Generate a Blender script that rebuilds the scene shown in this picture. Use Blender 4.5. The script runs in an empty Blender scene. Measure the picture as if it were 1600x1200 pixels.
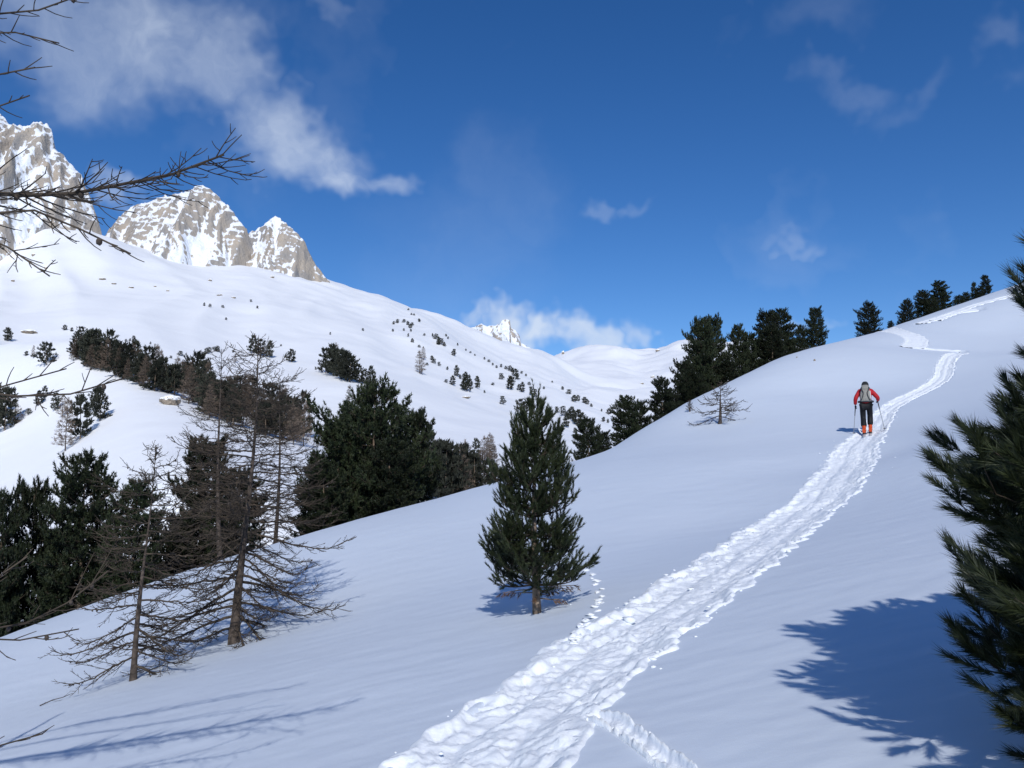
import bpy, math, random
import numpy as np
from mathutils import Vector, Matrix

# ------------------------------------------------------------------ camera, sky, sun, exposure
SC = bpy.context.scene
COL = SC.collection
FPX = 1280.0                       # focal length in pixels of the 1600 x 1200 photograph
PITCH = math.atan(140 / FPX)
CP, SP = math.cos(PITCH), math.sin(PITCH)
EYE = np.array([0.0, 0.0, 0.0])    # eye level is z = 0, feet at z = -1.65

cam_d = bpy.data.cameras.new('camera')
cam = bpy.data.objects.new('camera', cam_d)
COL.objects.link(cam)
cam_d.sensor_width = 36.0
cam_d.lens = 36.0 * FPX / 1600.0
cam_d.clip_start = 0.05
cam_d.clip_end = 20000
cam.rotation_euler = (math.pi / 2 + PITCH, 0, 0)
SC.camera = cam

SUN_EL = math.radians(37)
SUN_AZ = math.radians(180 - 3.5)    # compass bearing the light comes from, measured from +Y towards +X
SX, SY = math.sin(SUN_AZ), math.cos(SUN_AZ)
sun_d = bpy.data.lights.new('sun', 'SUN')
sun_d.energy = 3.2
sun_d.angle = math.radians(0.55)
sun_d.color = (1.0, 0.975, 0.93)
sun = bpy.data.objects.new('sun', sun_d)
COL.objects.link(sun)
sdir = Vector((SX * math.cos(SUN_EL), SY * math.cos(SUN_EL), math.sin(SUN_EL)))
sun.rotation_euler = sdir.to_track_quat('Z', 'Y').to_euler()
sun.location = (20, -40, 60)

SC.view_settings.view_transform = 'Standard'
SC.view_settings.look = 'None'
SC.view_settings.gamma = 1.0
SC.view_settings.exposure = 0.0
SC.view_settings.use_curve_mapping = False
SC.cycles.max_bounces = 5
SC.cycles.diffuse_bounces = 3
SC.cycles.glossy_bounces = 2
SC.cycles.caustics_reflective = False
SC.cycles.caustics_refractive = False


def ray(px, py):
    """direction through a pixel, scaled to one metre of forward depth"""
    u, v = (px - 800) / FPX, (600 - py) / FPX
    d = CP - v * SP
    return np.array([u / d, 1.0, (SP + v * CP) / d])


def at(px, py, D):
    return ray(px, py) * D


world = bpy.data.worlds.new('World')
SC.world = world
world.use_nodes = True
world.cycles.sampling_method = 'NONE'
WN, WL = world.node_tree.nodes, world.node_tree.links
WN.clear()


def build_world():
    out = WN.new('ShaderNodeOutputWorld')
    sky = WN.new('ShaderNodeTexSky')
    sky.sky_type = 'NISHITA'
    sky.sun_disc = False
    sky.sun_elevation = SUN_EL
    sky.sun_rotation = SUN_AZ
    sky.altitude = 2300
    sky.air_density = 1.0
    sky.dust_density = 0.05
    sky.ozone_density = 3.0
    hsv = WN.new('ShaderNodeHueSaturation')
    hsv.inputs['Hue'].default_value = 0.508
    hsv.inputs['Saturation'].default_value = 1.28
    WL.new(sky.outputs[0], hsv.inputs['Color'])
    bg = WN.new('ShaderNodeBackground')
    bg.inputs['Strength'].default_value = 0.113
    WL.new(hsv.outputs[0], bg.inputs['Color'])
    tc = WN.new('ShaderNodeTexCoord')
    # wind-torn warp of the direction, shared by all clouds
    wn = WN.new('ShaderNodeTexNoise')
    wn.inputs['Scale'].default_value = 7.0
    wn.inputs['Detail'].default_value = 4.0
    wn.inputs['Roughness'].default_value = 0.62
    WL.new(tc.outputs['Generated'], wn.inputs['Vector'])
    sub = WN.new('ShaderNodeVectorMath'); sub.operation = 'SUBTRACT'
    WL.new(wn.outputs['Color'], sub.inputs[0]); sub.inputs[1].default_value = (0.5, 0.5, 0.5)
    scl = WN.new('ShaderNodeVectorMath'); scl.operation = 'SCALE'
    WL.new(sub.outputs[0], scl.inputs[0]); scl.inputs['Scale'].default_value = 0.19
    add = WN.new('ShaderNodeVectorMath'); add.operation = 'ADD'
    WL.new(tc.outputs['Generated'], add.inputs[0]); WL.new(scl.outputs[0], add.inputs[1])
    blobs = [  # px, py, radius px, strength, flatness
        (120, 40, 150, .42, 1.2), (240, 50, 150, .52, 1.2), (330, 90, 110, .46, 1.2), (400, 165, 85, .42, 1.2),
        (440, 190, 110, .58, 1.2), (480, 235, 105, .6, 1.2), (510, 285, 85, .62, 1.4), (590, 275, 65, .42, 1.5),
        (1315, 140, 85, .10, 2.2), (1420, 158, 80, .07, 2.3), (940, 312, 62, .17, 2.2), (1010, 312, 50, .12, 2.2),
        (1265, 366, 60, .17, 2.6), (1595, 95, 50, .12, 1.2), (510, 10, 60, .16, 1.5), (1290, 10, 80, .06, 1.5),
        (780, 300, 130, .06, 1.0), (700, 420, 200, .06, 1.0),
        (745, 520, 60, .8, 1.3), (800, 528, 65, .85, 1.3), (860, 535, 65, .9, 1.4), (920, 540, 60, .85, 1.5),
        (980, 540, 55, .6, 1.6), (1030, 528, 30, .4, 1.6), (1240, 515, 35, .3, 1.6), (1300, 510, 30, .3, 1.6),
        (200, 280, 60, .5, 2.0),
    ]
    acc = None
    for px, py, r, s, fl in blobs:
        c = ray(px, py); c = c / np.linalg.norm(c)
        a = WN.new('ShaderNodeVectorMath'); a.operation = 'SUBTRACT'
        WL.new(add.outputs[0], a.inputs[0]); a.inputs[1].default_value = tuple(c)
        b = WN.new('ShaderNodeVectorMath'); b.operation = 'MULTIPLY'
        WL.new(a.outputs[0], b.inputs[0]); b.inputs[1].default_value = (1, 1, fl)
        l = WN.new('ShaderNodeVectorMath'); l.operation = 'LENGTH'
        WL.new(b.outputs[0], l.inputs[0])
        m = WN.new('ShaderNodeMapRange'); m.interpolation_type = 'SMOOTHERSTEP'
        WL.new(l.outputs['Value'], m.inputs['Value'])
        m.inputs['From Min'].default_value = r / FPX
        m.inputs['From Max'].default_value = r / FPX * 0.1
        m.inputs['To Min'].default_value = 0
        m.inputs['To Max'].default_value = s
        if acc is None:
            acc = m.outputs[0]
        else:
            x = WN.new('ShaderNodeMath'); x.operation = 'MAXIMUM'
            WL.new(acc, x.inputs[0]); WL.new(m.outputs[0], x.inputs[1]); acc = x.outputs[0]
    # the same kind of thin cloud everywhere else in the sky
    gn = WN.new('ShaderNodeTexNoise')
    gn.inputs['Scale'].default_value = 2.3; gn.inputs['Detail'].default_value = 4; gn.inputs['Roughness'].default_value = 0.6
    WL.new(add.outputs[0], gn.inputs['Vector'])
    gm = WN.new('ShaderNodeMapRange')
    WL.new(gn.outputs['Fac'], gm.inputs['Value'])
    gm.inputs['From Min'].default_value = 0.56; gm.inputs['From Max'].default_value = 0.85
    gm.inputs['To Min'].default_value = 0.0; gm.inputs['To Max'].default_value = 0.22
    x = WN.new('ShaderNodeMath'); x.operation = 'MAXIMUM'
    WL.new(acc, x.inputs[0]); WL.new(gm.outputs[0], x.inputs[1]); acc = x.outputs[0]
    # fibrous break-up
    fn = WN.new('ShaderNodeTexNoise')
    fn.inputs['Scale'].default_value = 13; fn.inputs['Detail'].default_value = 6; fn.inputs['Roughness'].default_value = 0.6
    WL.new(add.outputs[0], fn.inputs['Vector'])
    fm = WN.new('ShaderNodeMapRange')
    WL.new(fn.outputs['Fac'], fm.inputs['Value'])
    fm.inputs['From Min'].default_value = 0.3; fm.inputs['From Max'].default_value = 0.66
    fm.inputs['To Min'].default_value = 0.5; fm.inputs['To Max'].default_value = 1.0
    mu = WN.new('ShaderNodeMath'); mu.operation = 'MULTIPLY'
    WL.new(acc, mu.inputs[0]); WL.new(fm.outputs[0], mu.inputs[1])
    cb = WN.new('ShaderNodeBackground')
    cb.inputs['Color'].default_value = (0.70, 0.79, 0.93, 1); cb.inputs['Strength'].default_value = 1.0
    mix = WN.new('ShaderNodeMixShader')
    WL.new(mu.outputs[0], mix.inputs[0]); WL.new(bg.outputs[0], mix.inputs[1]); WL.new(cb.outputs[0], mix.inputs[2])
    WL.new(mix.outputs[0], out.inputs['Surface'])


build_world()

# ------------------------------------------------------------------ helpers
rng = np.random.default_rng(11)


def hash2(ix, iy, seed):
    n = (ix.astype(np.int64) * 374761393 + iy.astype(np.int64) * 668265263 + seed * 974634777) & 0x7fffffff
    n = ((n ^ (n >> 13)) * 1274126177) & 0x7fffffff
    return ((n ^ (n >> 16)) & 0xffff) / 65535.0


def vnoise(x, y, seed=0):
    """smooth gradient noise, about -1..1"""
    ix, iy = np.floor(x), np.floor(y)
    fx, fy = x - ix, y - iy
    sx, sy = fx * fx * fx * (fx * (fx * 6 - 15) + 10), fy * fy * fy * (fy * (fy * 6 - 15) + 10)

    def g(dx, dy):
        a = hash2(ix + dx, iy + dy, seed) * 2 * math.pi
        return np.cos(a) * (fx - dx) + np.sin(a) * (fy - dy)
    a = g(0, 0) * (1 - sx) + g(1, 0) * sx
    b = g(0, 1) * (1 - sx) + g(1, 1) * sx
    return (a * (1 - sy) + b * sy) * 1.5


def fbm(x, y, oct=4, seed=0, gain=0.5):
    v, a = 0, 1.0
    for i in range(oct):
        v = v + a * vnoise(x * 2 ** i, y * 2 ** i, seed + i * 17)
        a *= gain
    return v


def sstep(a, b, x):
    t = np.clip((x - a) / (b - a), 0, 1)
    return t * t * (3 - 2 * t)


class TPS:
    def __init__(self, X, z, smooth=0.0):
        self.X = np.asarray(X, float); n = len(self.X)
        d = np.linalg.norm(self.X[:, None] - self.X[None], axis=2)
        K = self.k(d) + np.eye(n) * smooth
        Pm = np.hstack([np.ones((n, 1)), self.X])
        A = np.zeros((n + 3, n + 3)); A[:n, :n] = K; A[:n, n:] = Pm; A[n:, :n] = Pm.T
        self.w = np.linalg.solve(A, np.concatenate([z, np.zeros(3)]))

    @staticmethod
    def k(d):
        return d * d * np.log(d + 1e-9)

    def __call__(self, x, y):
        sh = np.shape(x); x = np.ravel(x); y = np.ravel(y)
        r = self.w[-3] + self.w[-2] * x + self.w[-1] * y
        for (cx, cy), w in zip(self.X, self.w):
            d2 = (x - cx) ** 2 + (y - cy) ** 2 + 1e-12
            r = r + w * 0.5 * d2 * np.log(d2)
        return r.reshape(sh)


def mesh_np(name, V, faces, mats=(), mi=None, smooth=False):
    """faces: one (n,k) array or a list of such arrays"""
    if isinstance(faces, np.ndarray):
        faces = [faces]
    faces = [np.asarray(f, np.int32) for f in faces if len(f)]
    me = bpy.data.meshes.new(name)
    V = np.asarray(V, np.float32)
    me.vertices.add(len(V)); me.vertices.foreach_set('co', V.ravel())
    loops = np.concatenate([f.ravel() for f in faces])
    tot = np.concatenate([np.full(len(f), f.shape[1], np.int32) for f in faces])
    start = np.concatenate([[0], np.cumsum(tot)[:-1]]).astype(np.int32)
    me.loops.add(len(loops)); me.loops.foreach_set('vertex_index', loops)
    me.polygons.add(len(tot)); me.polygons.foreach_set('loop_start', start); me.polygons.foreach_set('loop_total', tot)
    for m in mats:
        me.materials.append(m)
    if mi is not None:
        me.polygons.foreach_set('material_index', np.asarray(mi, np.int32))
    if smooth:
        me.polygons.foreach_set('use_smooth', np.ones(len(tot), bool))
    me.update(calc_edges=True)
    return me


def link(name, data, parent=None, loc=None, label=None, cat=None, group=None, kind=None):
    o = bpy.data.objects.new(name, data)
    COL.objects.link(o)
    if parent is not None:
        o.parent = parent
    if loc is not None:
        o.location = loc
    tag(o, label, cat, group, kind)
    return o


def tag(o, label=None, cat=None, group=None, kind=None):
    if label: o['label'] = label
    if cat: o['category'] = cat
    if group: o['group'] = group
    if kind: o['kind'] = kind
    return o


class MB:
    """collects tubes, triangles and other shapes for one mesh"""

    def __init__(self):
        self.V, self.F, self.M, self.n = [], [], [], 0

    def add(self, V, F, m=0):
        V = np.asarray(V, float); F = np.asarray(F, int)
        self.V.append(V); self.F.append(F + self.n); self.M.append(np.full(len(F), m)); self.n += len(V)

    def tube(self, P, R, sides=5, m=0, cap=True):
        P = np.asarray(P, float); R = np.asarray(R, float); n = len(P)
        T = np.gradient(P, axis=0)
        T /= np.linalg.norm(T, axis=1)[:, None] + 1e-9
        mean = P[-1] - P[0]
        ref = np.array([0, 0, 1.0]) if abs(mean[2]) < 0.75 * np.linalg.norm(mean) else np.array([1.0, 0.13, 0])
        A = np.cross(T, ref); A /= np.linalg.norm(A, axis=1)[:, None] + 1e-9
        B = np.cross(T, A)
        a = np.arange(sides) * 2 * math.pi / sides
        V = P[:, None] + R[:, None, None] * (A[:, None] * np.cos(a)[None, :, None] + B[:, None] * np.sin(a)[None, :, None])
        i = np.arange(n - 1)[:, None] * sides; j = np.arange(sides)[None]; k = (j + 1) % sides
        F = np.stack([i + j, i + k, i + sides + k, i + sides + j], 2).reshape(-1, 4)
        self.add(V.reshape(-1, 3), F, m)

    def lathe(self, prof, sides=12, m=0, origin=(0, 0, 0), squash=(1, 1)):
        """prof: list of (r, z)"""
        a = np.arange(sides) * 2 * math.pi / sides
        V = np.array([[r * np.cos(t) * squash[0], r * np.sin(t) * squash[1], z] for r, z in prof for t in a]) + np.array(origin)
        n = len(prof); i = np.arange(n - 1)[:, None] * sides; j = np.arange(sides)[None]; k = (j + 1) % sides
        F = np.stack([i + j, i + k, i + sides + k, i + sides + j], 2).reshape(-1, 4)
        self.add(V, F, m)

    def mesh(self, name, mats, smooth=True):
        by = {}
        for F, M in zip(self.F, self.M):
            by.setdefault(F.shape[1], []).append((F, M))
        fs, ms = [], []
        for k, l in by.items():
            fs.append(np.vstack([f for f, _ in l])); ms.append(np.concatenate([q for _, q in l]))
        return mesh_np(name, np.vstack(self.V), fs, mats, np.concatenate(ms), smooth)


# ------------------------------------------------------------------ materials
def mat(name):
    m = bpy.data.materials.new(name); m.use_nodes = True
    nt = m.node_tree; b = nt.nodes['Principled BSDF']
    b.inputs['Specular IOR Level'].default_value = 0.25
    return m, nt.nodes, nt.links, b


def noise_mat(name, c1, c2, scale, rough=0.9, detail=4, bump=0.0, bscale=None, coords='Object', spec=0.2, stops=(0.35, 0.65), bdist=0.02):
    m, N, L, b = mat(name)
    tc = N.new('ShaderNodeTexCoord')
    n = N.new('ShaderNodeTexNoise'); n.inputs['Scale'].default_value = scale; n.inputs['Detail'].default_value = detail
    L.new(tc.outputs[coords], n.inputs['Vector'])
    r = N.new('ShaderNodeValToRGB')
    r.color_ramp.elements[0].position, r.color_ramp.elements[1].position = stops
    r.color_ramp.elements[0].color = (*c1, 1); r.color_ramp.elements[1].color = (*c2, 1)
    L.new(n.outputs['Fac'], r.inputs['Fac']); L.new(r.outputs[0], b.inputs['Base Color'])
    b.inputs['Roughness'].default_value = rough
    b.inputs['Specular IOR Level'].default_value = spec
    if bump:
        n2 = N.new('ShaderNodeTexNoise'); n2.inputs['Scale'].default_value = bscale or scale * 3; n2.inputs['Detail'].default_value = 5
        L.new(tc.outputs[coords], n2.inputs['Vector'])
        bp = N.new('ShaderNodeBump'); bp.inputs['Strength'].default_value = bump; bp.inputs['Distance'].default_value = bdist
        L.new(n2.outputs['Fac'], bp.inputs['Height']); L.new(bp.outputs[0], b.inputs['Normal'])
    return m


def snow_mat(name, c1, c2, fine):
    """wind-packed snow: faint tone patches, ripples and crystal grain"""
    m, N, L, b = mat(name)
    g = N.new('ShaderNodeNewGeometry')
    n = N.new('ShaderNodeTexNoise'); n.inputs['Scale'].default_value = 0.35; n.inputs['Detail'].default_value = 5
    L.new(g.outputs['Position'], n.inputs['Vector'])
    r = N.new('ShaderNodeMix'); r.data_type = 'RGBA'
    r.inputs['A'].default_value = (*c1, 1); r.inputs['B'].default_value = (*c2, 1)
    L.new(n.outputs['Fac'], r.inputs['Factor']); L.new(r.outputs['Result'], b.inputs['Base Color'])
    b.inputs['Roughness'].default_value = 0.55
    b.inputs['Specular IOR Level'].default_value = 0.3
    last = None
    for sc, st, dist, stretch in fine:
        mp = N.new('ShaderNodeMapping'); mp.inputs['Scale'].default_value = stretch
        mp.inputs['Rotation'].default_value = (0, 0, 0.35)
        L.new(g.outputs['Position'], mp.inputs['Vector'])
        t = N.new('ShaderNodeTexNoise'); t.inputs['Scale'].default_value = sc; t.inputs['Detail'].default_value = 4
        L.new(mp.outputs[0], t.inputs['Vector'])
        bp = N.new('ShaderNodeBump'); bp.inputs['Strength'].default_value = st; bp.inputs['Distance'].default_value = dist
        L.new(t.outputs['Fac'], bp.inputs['Height'])
        if last: L.new(last, bp.inputs['Normal'])
        last = bp.outputs[0]
    if last: L.new(last, b.inputs['Normal'])
    return m


def rock_snow_mat():
    """cliff: bare rock where it is steep, snow caught on ledges"""
    m, N, L, b = mat('cliff_rock_and_snow')
    g = N.new('ShaderNodeNewGeometry')
    sx = N.new('ShaderNodeAttribute'); sx.attribute_name = 'snow_cover'
    n = N.new('ShaderNodeTexNoise'); n.inputs['Scale'].default_value = 0.12; n.inputs['Detail'].default_value = 7; n.inputs['Roughness'].default_value = .74
    L.new(g.outputs['Position'], n.inputs['Vector'])
    a = N.new('ShaderNodeMath'); a.operation = 'MULTIPLY_ADD'
    L.new(n.outputs['Fac'], a.inputs[0]); a.inputs[1].default_value = 1.1; L.new(sx.outputs['Fac'], a.inputs[2])
    mr = N.new('ShaderNodeMapRange'); L.new(a.outputs[0], mr.inputs['Value'])
    mr.inputs['From Min'].default_value = .57; mr.inputs['From Max'].default_value = .68
    n2 = N.new('ShaderNodeTexNoise'); n2.inputs['Scale'].default_value = 0.025; n2.inputs['Detail'].default_value = 6
    L.new(g.outputs['Position'], n2.inputs['Vector'])
    r = N.new('ShaderNodeValToRGB')
    r.color_ramp.elements[0].position, r.color_ramp.elements[1].position = .35, .62
    r.color_ramp.elements[0].color = (.30, .285, .275, 1); r.color_ramp.elements[1].color = (.45, .385, .315, 1)
    L.new(n2.outputs['Fac'], r.inputs['Fac'])
    mx = N.new('ShaderNodeMix'); mx.data_type = 'RGBA'
    L.new(mr.outputs[0], mx.inputs['Factor']); L.new(r.outputs[0], mx.inputs['A']); mx.inputs['B'].default_value = (.86, .89, .94, 1)
    L.new(mx.outputs['Result'], b.inputs['Base Color'])
    b.inputs['Roughness'].default_value = .85
    n3 = N.new('ShaderNodeTexNoise'); n3.inputs['Scale'].default_value = .25; n3.inputs['Detail'].default_value = 6
    L.new(g.outputs['Position'], n3.inputs['Vector'])
    bp = N.new('ShaderNodeBump'); bp.inputs['Strength'].default_value = .8; bp.inputs['Distance'].default_value = 2.5
    L.new(n3.outputs['Fac'], bp.inputs['Height']); L.new(bp.outputs[0], b.inputs['Normal'])
    return m


SNOW_A, SNOW_B = (.635, .70, .785), (.675, .73, .805)
M_SNOW = snow_mat('wind_packed_snow', SNOW_A, SNOW_B, [(.8, .22, .05, (.5, 1.8, 1)), (5, .18, .012, (.5, 1.7, 1)), (45, .2, .004, (.8, 1.2, 1)), (160, .3, .003, (1, 1, 1))])
M_TRACK = snow_mat('churned_snow', (.88, .915, .95), (.90, .93, .955), [(14, .5, .02, (1, 1, 1)), (60, .35, .008, (1, 1, 1))])
M_FAR = snow_mat('distant_snow', (.92, .93, .945), (.94, .95, .96), [(.02, .5, 3.0, (1, 1, 1)), (.12, .35, .6, (1, 1, 1))])
M_CLIFF = rock_snow_mat()
M_ROCK = noise_mat('boulder_rock', (.20, .17, .14), (.40, .33, .26), 2.5, .9, 6, .7, 6, bdist=.1)
M_NEEDLE = noise_mat('pine_needles', (.009, .015, .007), (.030, .040, .016), 5, .6, 4, spec=.3)
M_NEEDLE_N = noise_mat('pine_needles_fresh', (.013, .021, .008), (.044, .056, .022), 7, .5, 4, spec=.35)
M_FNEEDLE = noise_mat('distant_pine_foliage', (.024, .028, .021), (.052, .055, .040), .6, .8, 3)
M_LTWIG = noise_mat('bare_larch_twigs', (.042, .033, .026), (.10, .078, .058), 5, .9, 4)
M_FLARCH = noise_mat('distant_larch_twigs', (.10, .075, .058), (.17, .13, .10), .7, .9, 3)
M_BARK = noise_mat('larch_bark', (.045, .036, .030), (.12, .095, .078), 14, .95, 6, .7, 30, bdist=.015)
M_PBARK = noise_mat('pine_bark', (.12, .085, .06), (.27, .21, .16), 16, .95, 6, .6, 35, bdist=.01)
M_CWOOD = noise_mat('pine_branch_wood', (.035, .028, .02), (.075, .06, .045), 9, .95)
M_DEAD = noise_mat('dead_brown_needles', (.09, .05, .03), (.20, .12, .07), 9, .9, 3)


for m_ in (M_NEEDLE, M_FNEEDLE, M_FLARCH):      # no two trees quite the same green
    N_, L_ = m_.node_tree.nodes, m_.node_tree.links
    b_ = N_['Principled BSDF']; src = b_.inputs['Base Color'].links[0].from_socket
    oi = N_.new('ShaderNodeObjectInfo'); mr_ = N_.new('ShaderNodeMapRange')
    mr_.inputs['To Min'].default_value = .65; mr_.inputs['To Max'].default_value = 1.5
    L_.new(oi.outputs['Random'], mr_.inputs['Value'])
    hs_ = N_.new('ShaderNodeHueSaturation'); L_.new(src, hs_.inputs['Color']); L_.new(mr_.outputs[0], hs_.inputs['Value'])
    L_.new(hs_.outputs[0], b_.inputs['Base Color'])


# ------------------------------------------------------------------ the near slope
FG = [  # pixel, pixel, forward distance of points on the near snow slope
    (800, 1200, 4.55), (0, 1200, 8.0), (1600, 1200, 3.25), (400, 1200, 5.9), (1200, 1200, 3.8),
    (840, 957, 9.4), (365, 1005, 13.5), (208, 1063, 12.1), (1300, 900, 7.4), (1540, 910, 5.95),
    (0, 1100, 13.0), (1100, 870, 11.5), (1200, 800, 15.5), (1350, 720, 21.0), (1550, 800, 9.2),
    (1358, 677, 26.3), (1500, 690, 17.5), (1590, 640, 20.0), (1150, 720, 23.0), (1000, 800, 17.5), (640, 900, 15.5),
    (0, 1003, 23.0), (150, 950, 25.0), (300, 900, 27.0), (500, 838, 29.5), (700, 781, 32.0), (900, 722, 35.0), (1000, 672, 39.0),
    (1060, 636, 42.0), (1125, 660, 34.0), (1125, 604, 46.0), (1200, 568, 52.0), (1300, 537, 61.0), (1400, 509, 70.0), (1500, 478, 80.0), (1600, 452, 92.0),
    (1440, 598, 38.0), (1495, 551, 49.0), (1430, 543, 52.0), (1390, 516, 64.0), (1560, 520, 58.0), (1590, 575, 36.0), (1250, 610, 39.0),
]
pts = [at(*p) for p in FG]
pts += [np.array(p, float) for p in [(0, 0, -1.65), (-4, 0, -2.7), (4, 0, -.65), (0, -8, -1.9), (-12, -8, -5), (12, -8, 1.2), (0, -40, -4), (-40, -30, -14), (50, -30, 9),
                                     (14, 8, 1.7), (30, 12, 5.5), (60, 20, 13), (90, 60, 24), (-14, 5, -5.3), (-26, 8, -9.5)]]
for px, py, D in FG[21:36]:          # behind the brow the slope falls away into the valley
    if (px, py) == (1125, 660): continue
    b = at(px, py, D)
    for k, dz in ((1.10, -.55), (1.26, -2.6), (1.6, -10), (2.3, -26)):
        pts.append(np.array([b[0] * k, b[1] * k, b[2] * k + dz]))
pts = np.array(pts)
_fg = TPS(pts[:, :2] / 10, pts[:, 2], 0.002)


def ground0(x, y):
    x = np.asarray(x, float); y = np.asarray(y, float)
    z = _fg(x / 10, y / 10)
    r = np.hypot(x, y)
    z = z + .045 * fbm(x / 5.5, y / 9, 3, 5) * sstep(2, 8, r) + .006 * vnoise(x * 1.1 + .4 * y, y * 2.4, 9) + .004 * fbm(x * 2.5 + y, y * 6, 2, 29)
    return z


def hit(px, py, fn, d0, d1, n=4000):
    r = ray(px, py)
    D = np.exp(np.linspace(math.log(d0), math.log(d1), n))
    g = fn(r[0] * D, D) - r[2] * D
    i = np.argmax(g > 0)
    if g[i] <= 0:
        i = int(np.argmax(g))
    elif i > 0:
        t = g[i - 1] / (g[i - 1] - g[i])
        d = D[i - 1] + (D[i] - D[i - 1]) * t
        return r * d
    return r * D[i]


def on_ground(px, py):
    return hit(px, py, ground0, 2.0, 110, 1500)


# the trodden ski track: matching points on its left and right edges
TR_L = [(470, 1260), (590, 1195), (665, 1138), (740, 1095), (800, 1050), (850, 1015), (900, 985), (960, 952), (1020, 913), (1100, 866), (1180, 812), (1240, 772), (1277, 735), (1300, 700), (1335, 672), (1372, 640), (1398, 625), (1435, 604), (1458, 585), (1463, 568), (1487, 549)]
TR_R = [(850, 1260), (900, 1195), (925, 1140), (975, 1085), (1030, 1037), (1080, 997), (1120, 965), (1165, 926), (1205, 893), (1255, 850), (1305, 805), (1348, 768), (1366, 735), (1376, 705), (1388, 676), (1396, 645), (1412, 630), (1462, 608), (1488, 590), (1492, 572), (1514, 553)]
TL = np.array([on_ground(*p) for p in TR_L]); TRr = np.array([on_ground(*p) for p in TR_R])


def catmull(P, n):
    P = np.asarray(P, float)
    Q = np.vstack([2 * P[0] - P[1], P, 2 * P[-1] - P[-2]])
    d = np.concatenate([[0], np.cumsum(np.linalg.norm(np.diff(P, axis=0), axis=1))])
    s = np.linspace(0, d[-1], n); i = np.clip(np.searchsorted(d, s, 'right') - 1, 0, len(P) - 2)
    t = ((s - d[i]) / (d[i + 1] - d[i]))[:, None]
    p0, p1, p2, p3 = Q[i], Q[i + 1], Q[i + 2], Q[i + 3]
    return .5 * (2 * p1 + (p2 - p0) * t + (2 * p0 - 5 * p1 + 4 * p2 - p3) * t ** 2 + (3 * p1 - p0 - 3 * p2 + p3) * t ** 3)


TRACKS = []       # (centre line xy, half width, depth)


def add_track(C, H, depth):
    TRACKS.append((np.asarray(C)[:, :2], np.asarray(H), depth))


mid = (TL + TRr) / 2
hw = np.linalg.norm(TL - TRr, axis=1) / 2
nrm = np.gradient(mid[:, :2], axis=0); nrm /= np.linalg.norm(nrm, axis=1)[:, None]
hw = np.abs(np.einsum('ij,ij->i', (TL - TRr)[:, :2], np.stack([-nrm[:, 1], nrm[:, 0]], 1))) / 2
hw = np.clip(hw * .84, .40, .85)
MC = catmull(np.column_stack([mid[:, :2], hw]), 900)
add_track(MC[:, :2], MC[:, 2], .07)


def px_track(pix, w, depth, n=200):
    P = np.array([on_ground(*p)[:2] for p in pix])
    add_track(catmull(P, n), np.full(n, w), depth)


px_track([(925, 1118), (965, 1133), (1010, 1165), (1075, 1215), (1140, 1275), (1200, 1340)], .06, .04)
px_track([(1500, 549), (1465, 547), (1425, 543)], .45, .05)
px_track([(1425, 543), (1432, 533), (1424, 525), (1400, 518), (1380, 511)], .7, .05)
px_track([(1440, 505), (1480, 492), (1520, 478), (1560, 467), (1600, 457)], .5, .05)
px_track([(1462, 500), (1490, 490), (1530, 483)], .5, .04)


def track_field(x, y):
    """signed membership: 1 at a track's middle, 0 at its edge, negative outside; and the depth"""
    best = np.full(np.shape(x), -9.0); dep = np.zeros(np.shape(x))
    for C, H, depth in TRACKS:
        lo, hi = C.min(0) - 2, C.max(0) + 2
        sel = np.where((x > lo[0]) & (x < hi[0]) & (y > lo[1]) & (y < hi[1]))[0]
        st = max(1, len(C) // 300)
        Cs, Hs = C[::st], H[::st]
        for c in range(0, len(sel), 20000):
            q = sel[c:c + 20000]
            d2 = (x[q, None] - Cs[None, :, 0]) ** 2 + (y[q, None] - Cs[None, :, 1]) ** 2
            k = d2.argmin(1)
            m = 1 - np.sqrt(d2[np.arange(len(q)), k]) / Hs[k]
            up = m > best[q]
            best[q] = np.where(up, m, best[q]); dep[q] = np.where(up, depth, dep[q])
    return best, dep


def build_ground():
    fine = np.radians(np.linspace(-37, 37, 620))
    rest = np.radians(np.linspace(37, 323, 110))[1:-1]
    th = np.concatenate([fine, rest])
    R = np.exp(np.linspace(math.log(1.2), math.log(135), 620))
    T, RR = np.meshgrid(th, R)
    x, y = (RR * np.sin(T)).ravel(), (RR * np.cos(T)).ravel()
    z = ground0(x, y)
    m, dep = track_field(x, y)
    z = z - sstep(.0, .3, m) * .22
    n, k = len(R), len(th)
    i = np.arange(n - 1)[:, None] * k; j = np.arange(k)[None]; j2 = (j + 1) % k
    F = np.stack([i + j, i + k + j, i + k + j2, i + j2], 2).reshape(-1, 4)
    c = len(x)
    V = np.vstack([np.column_stack([x, y, z]), [0, 0, float(ground0(0., 0.))]])
    F3 = np.stack([np.full(k, c), np.arange(k), (np.arange(k) + 1) % k], 1)
    me = mesh_np('snow_slope', V, [F[:, ::-1], F3[:, ::-1]], [M_SNOW], smooth=True)
    link('snow_slope', me, kind='structure', label='smooth wind-packed snow slope falling away to the valley')


build_ground()


def lumps(x, y):
    """trodden snow: boot and ski prints, broken clods"""
    wx, wy = x + .12 * vnoise(x * 3, y * 3, 61), y + .12 * vnoise(x * 3, y * 3, 62)
    a = np.abs(vnoise(wx * 2.6, wy * 2.6, 40)); b = np.abs(vnoise(wx * 5.5, wy * 5.5, 41))
    c = vnoise(wx * 11, wy * 11, 42); d = vnoise(wx * 24, wy * 24, 43)
    return .034 * (a - .25) + .028 * (b - .25) + .016 * c + .012 * d + .007 * vnoise(x * 47, y * 47, 44)


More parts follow.
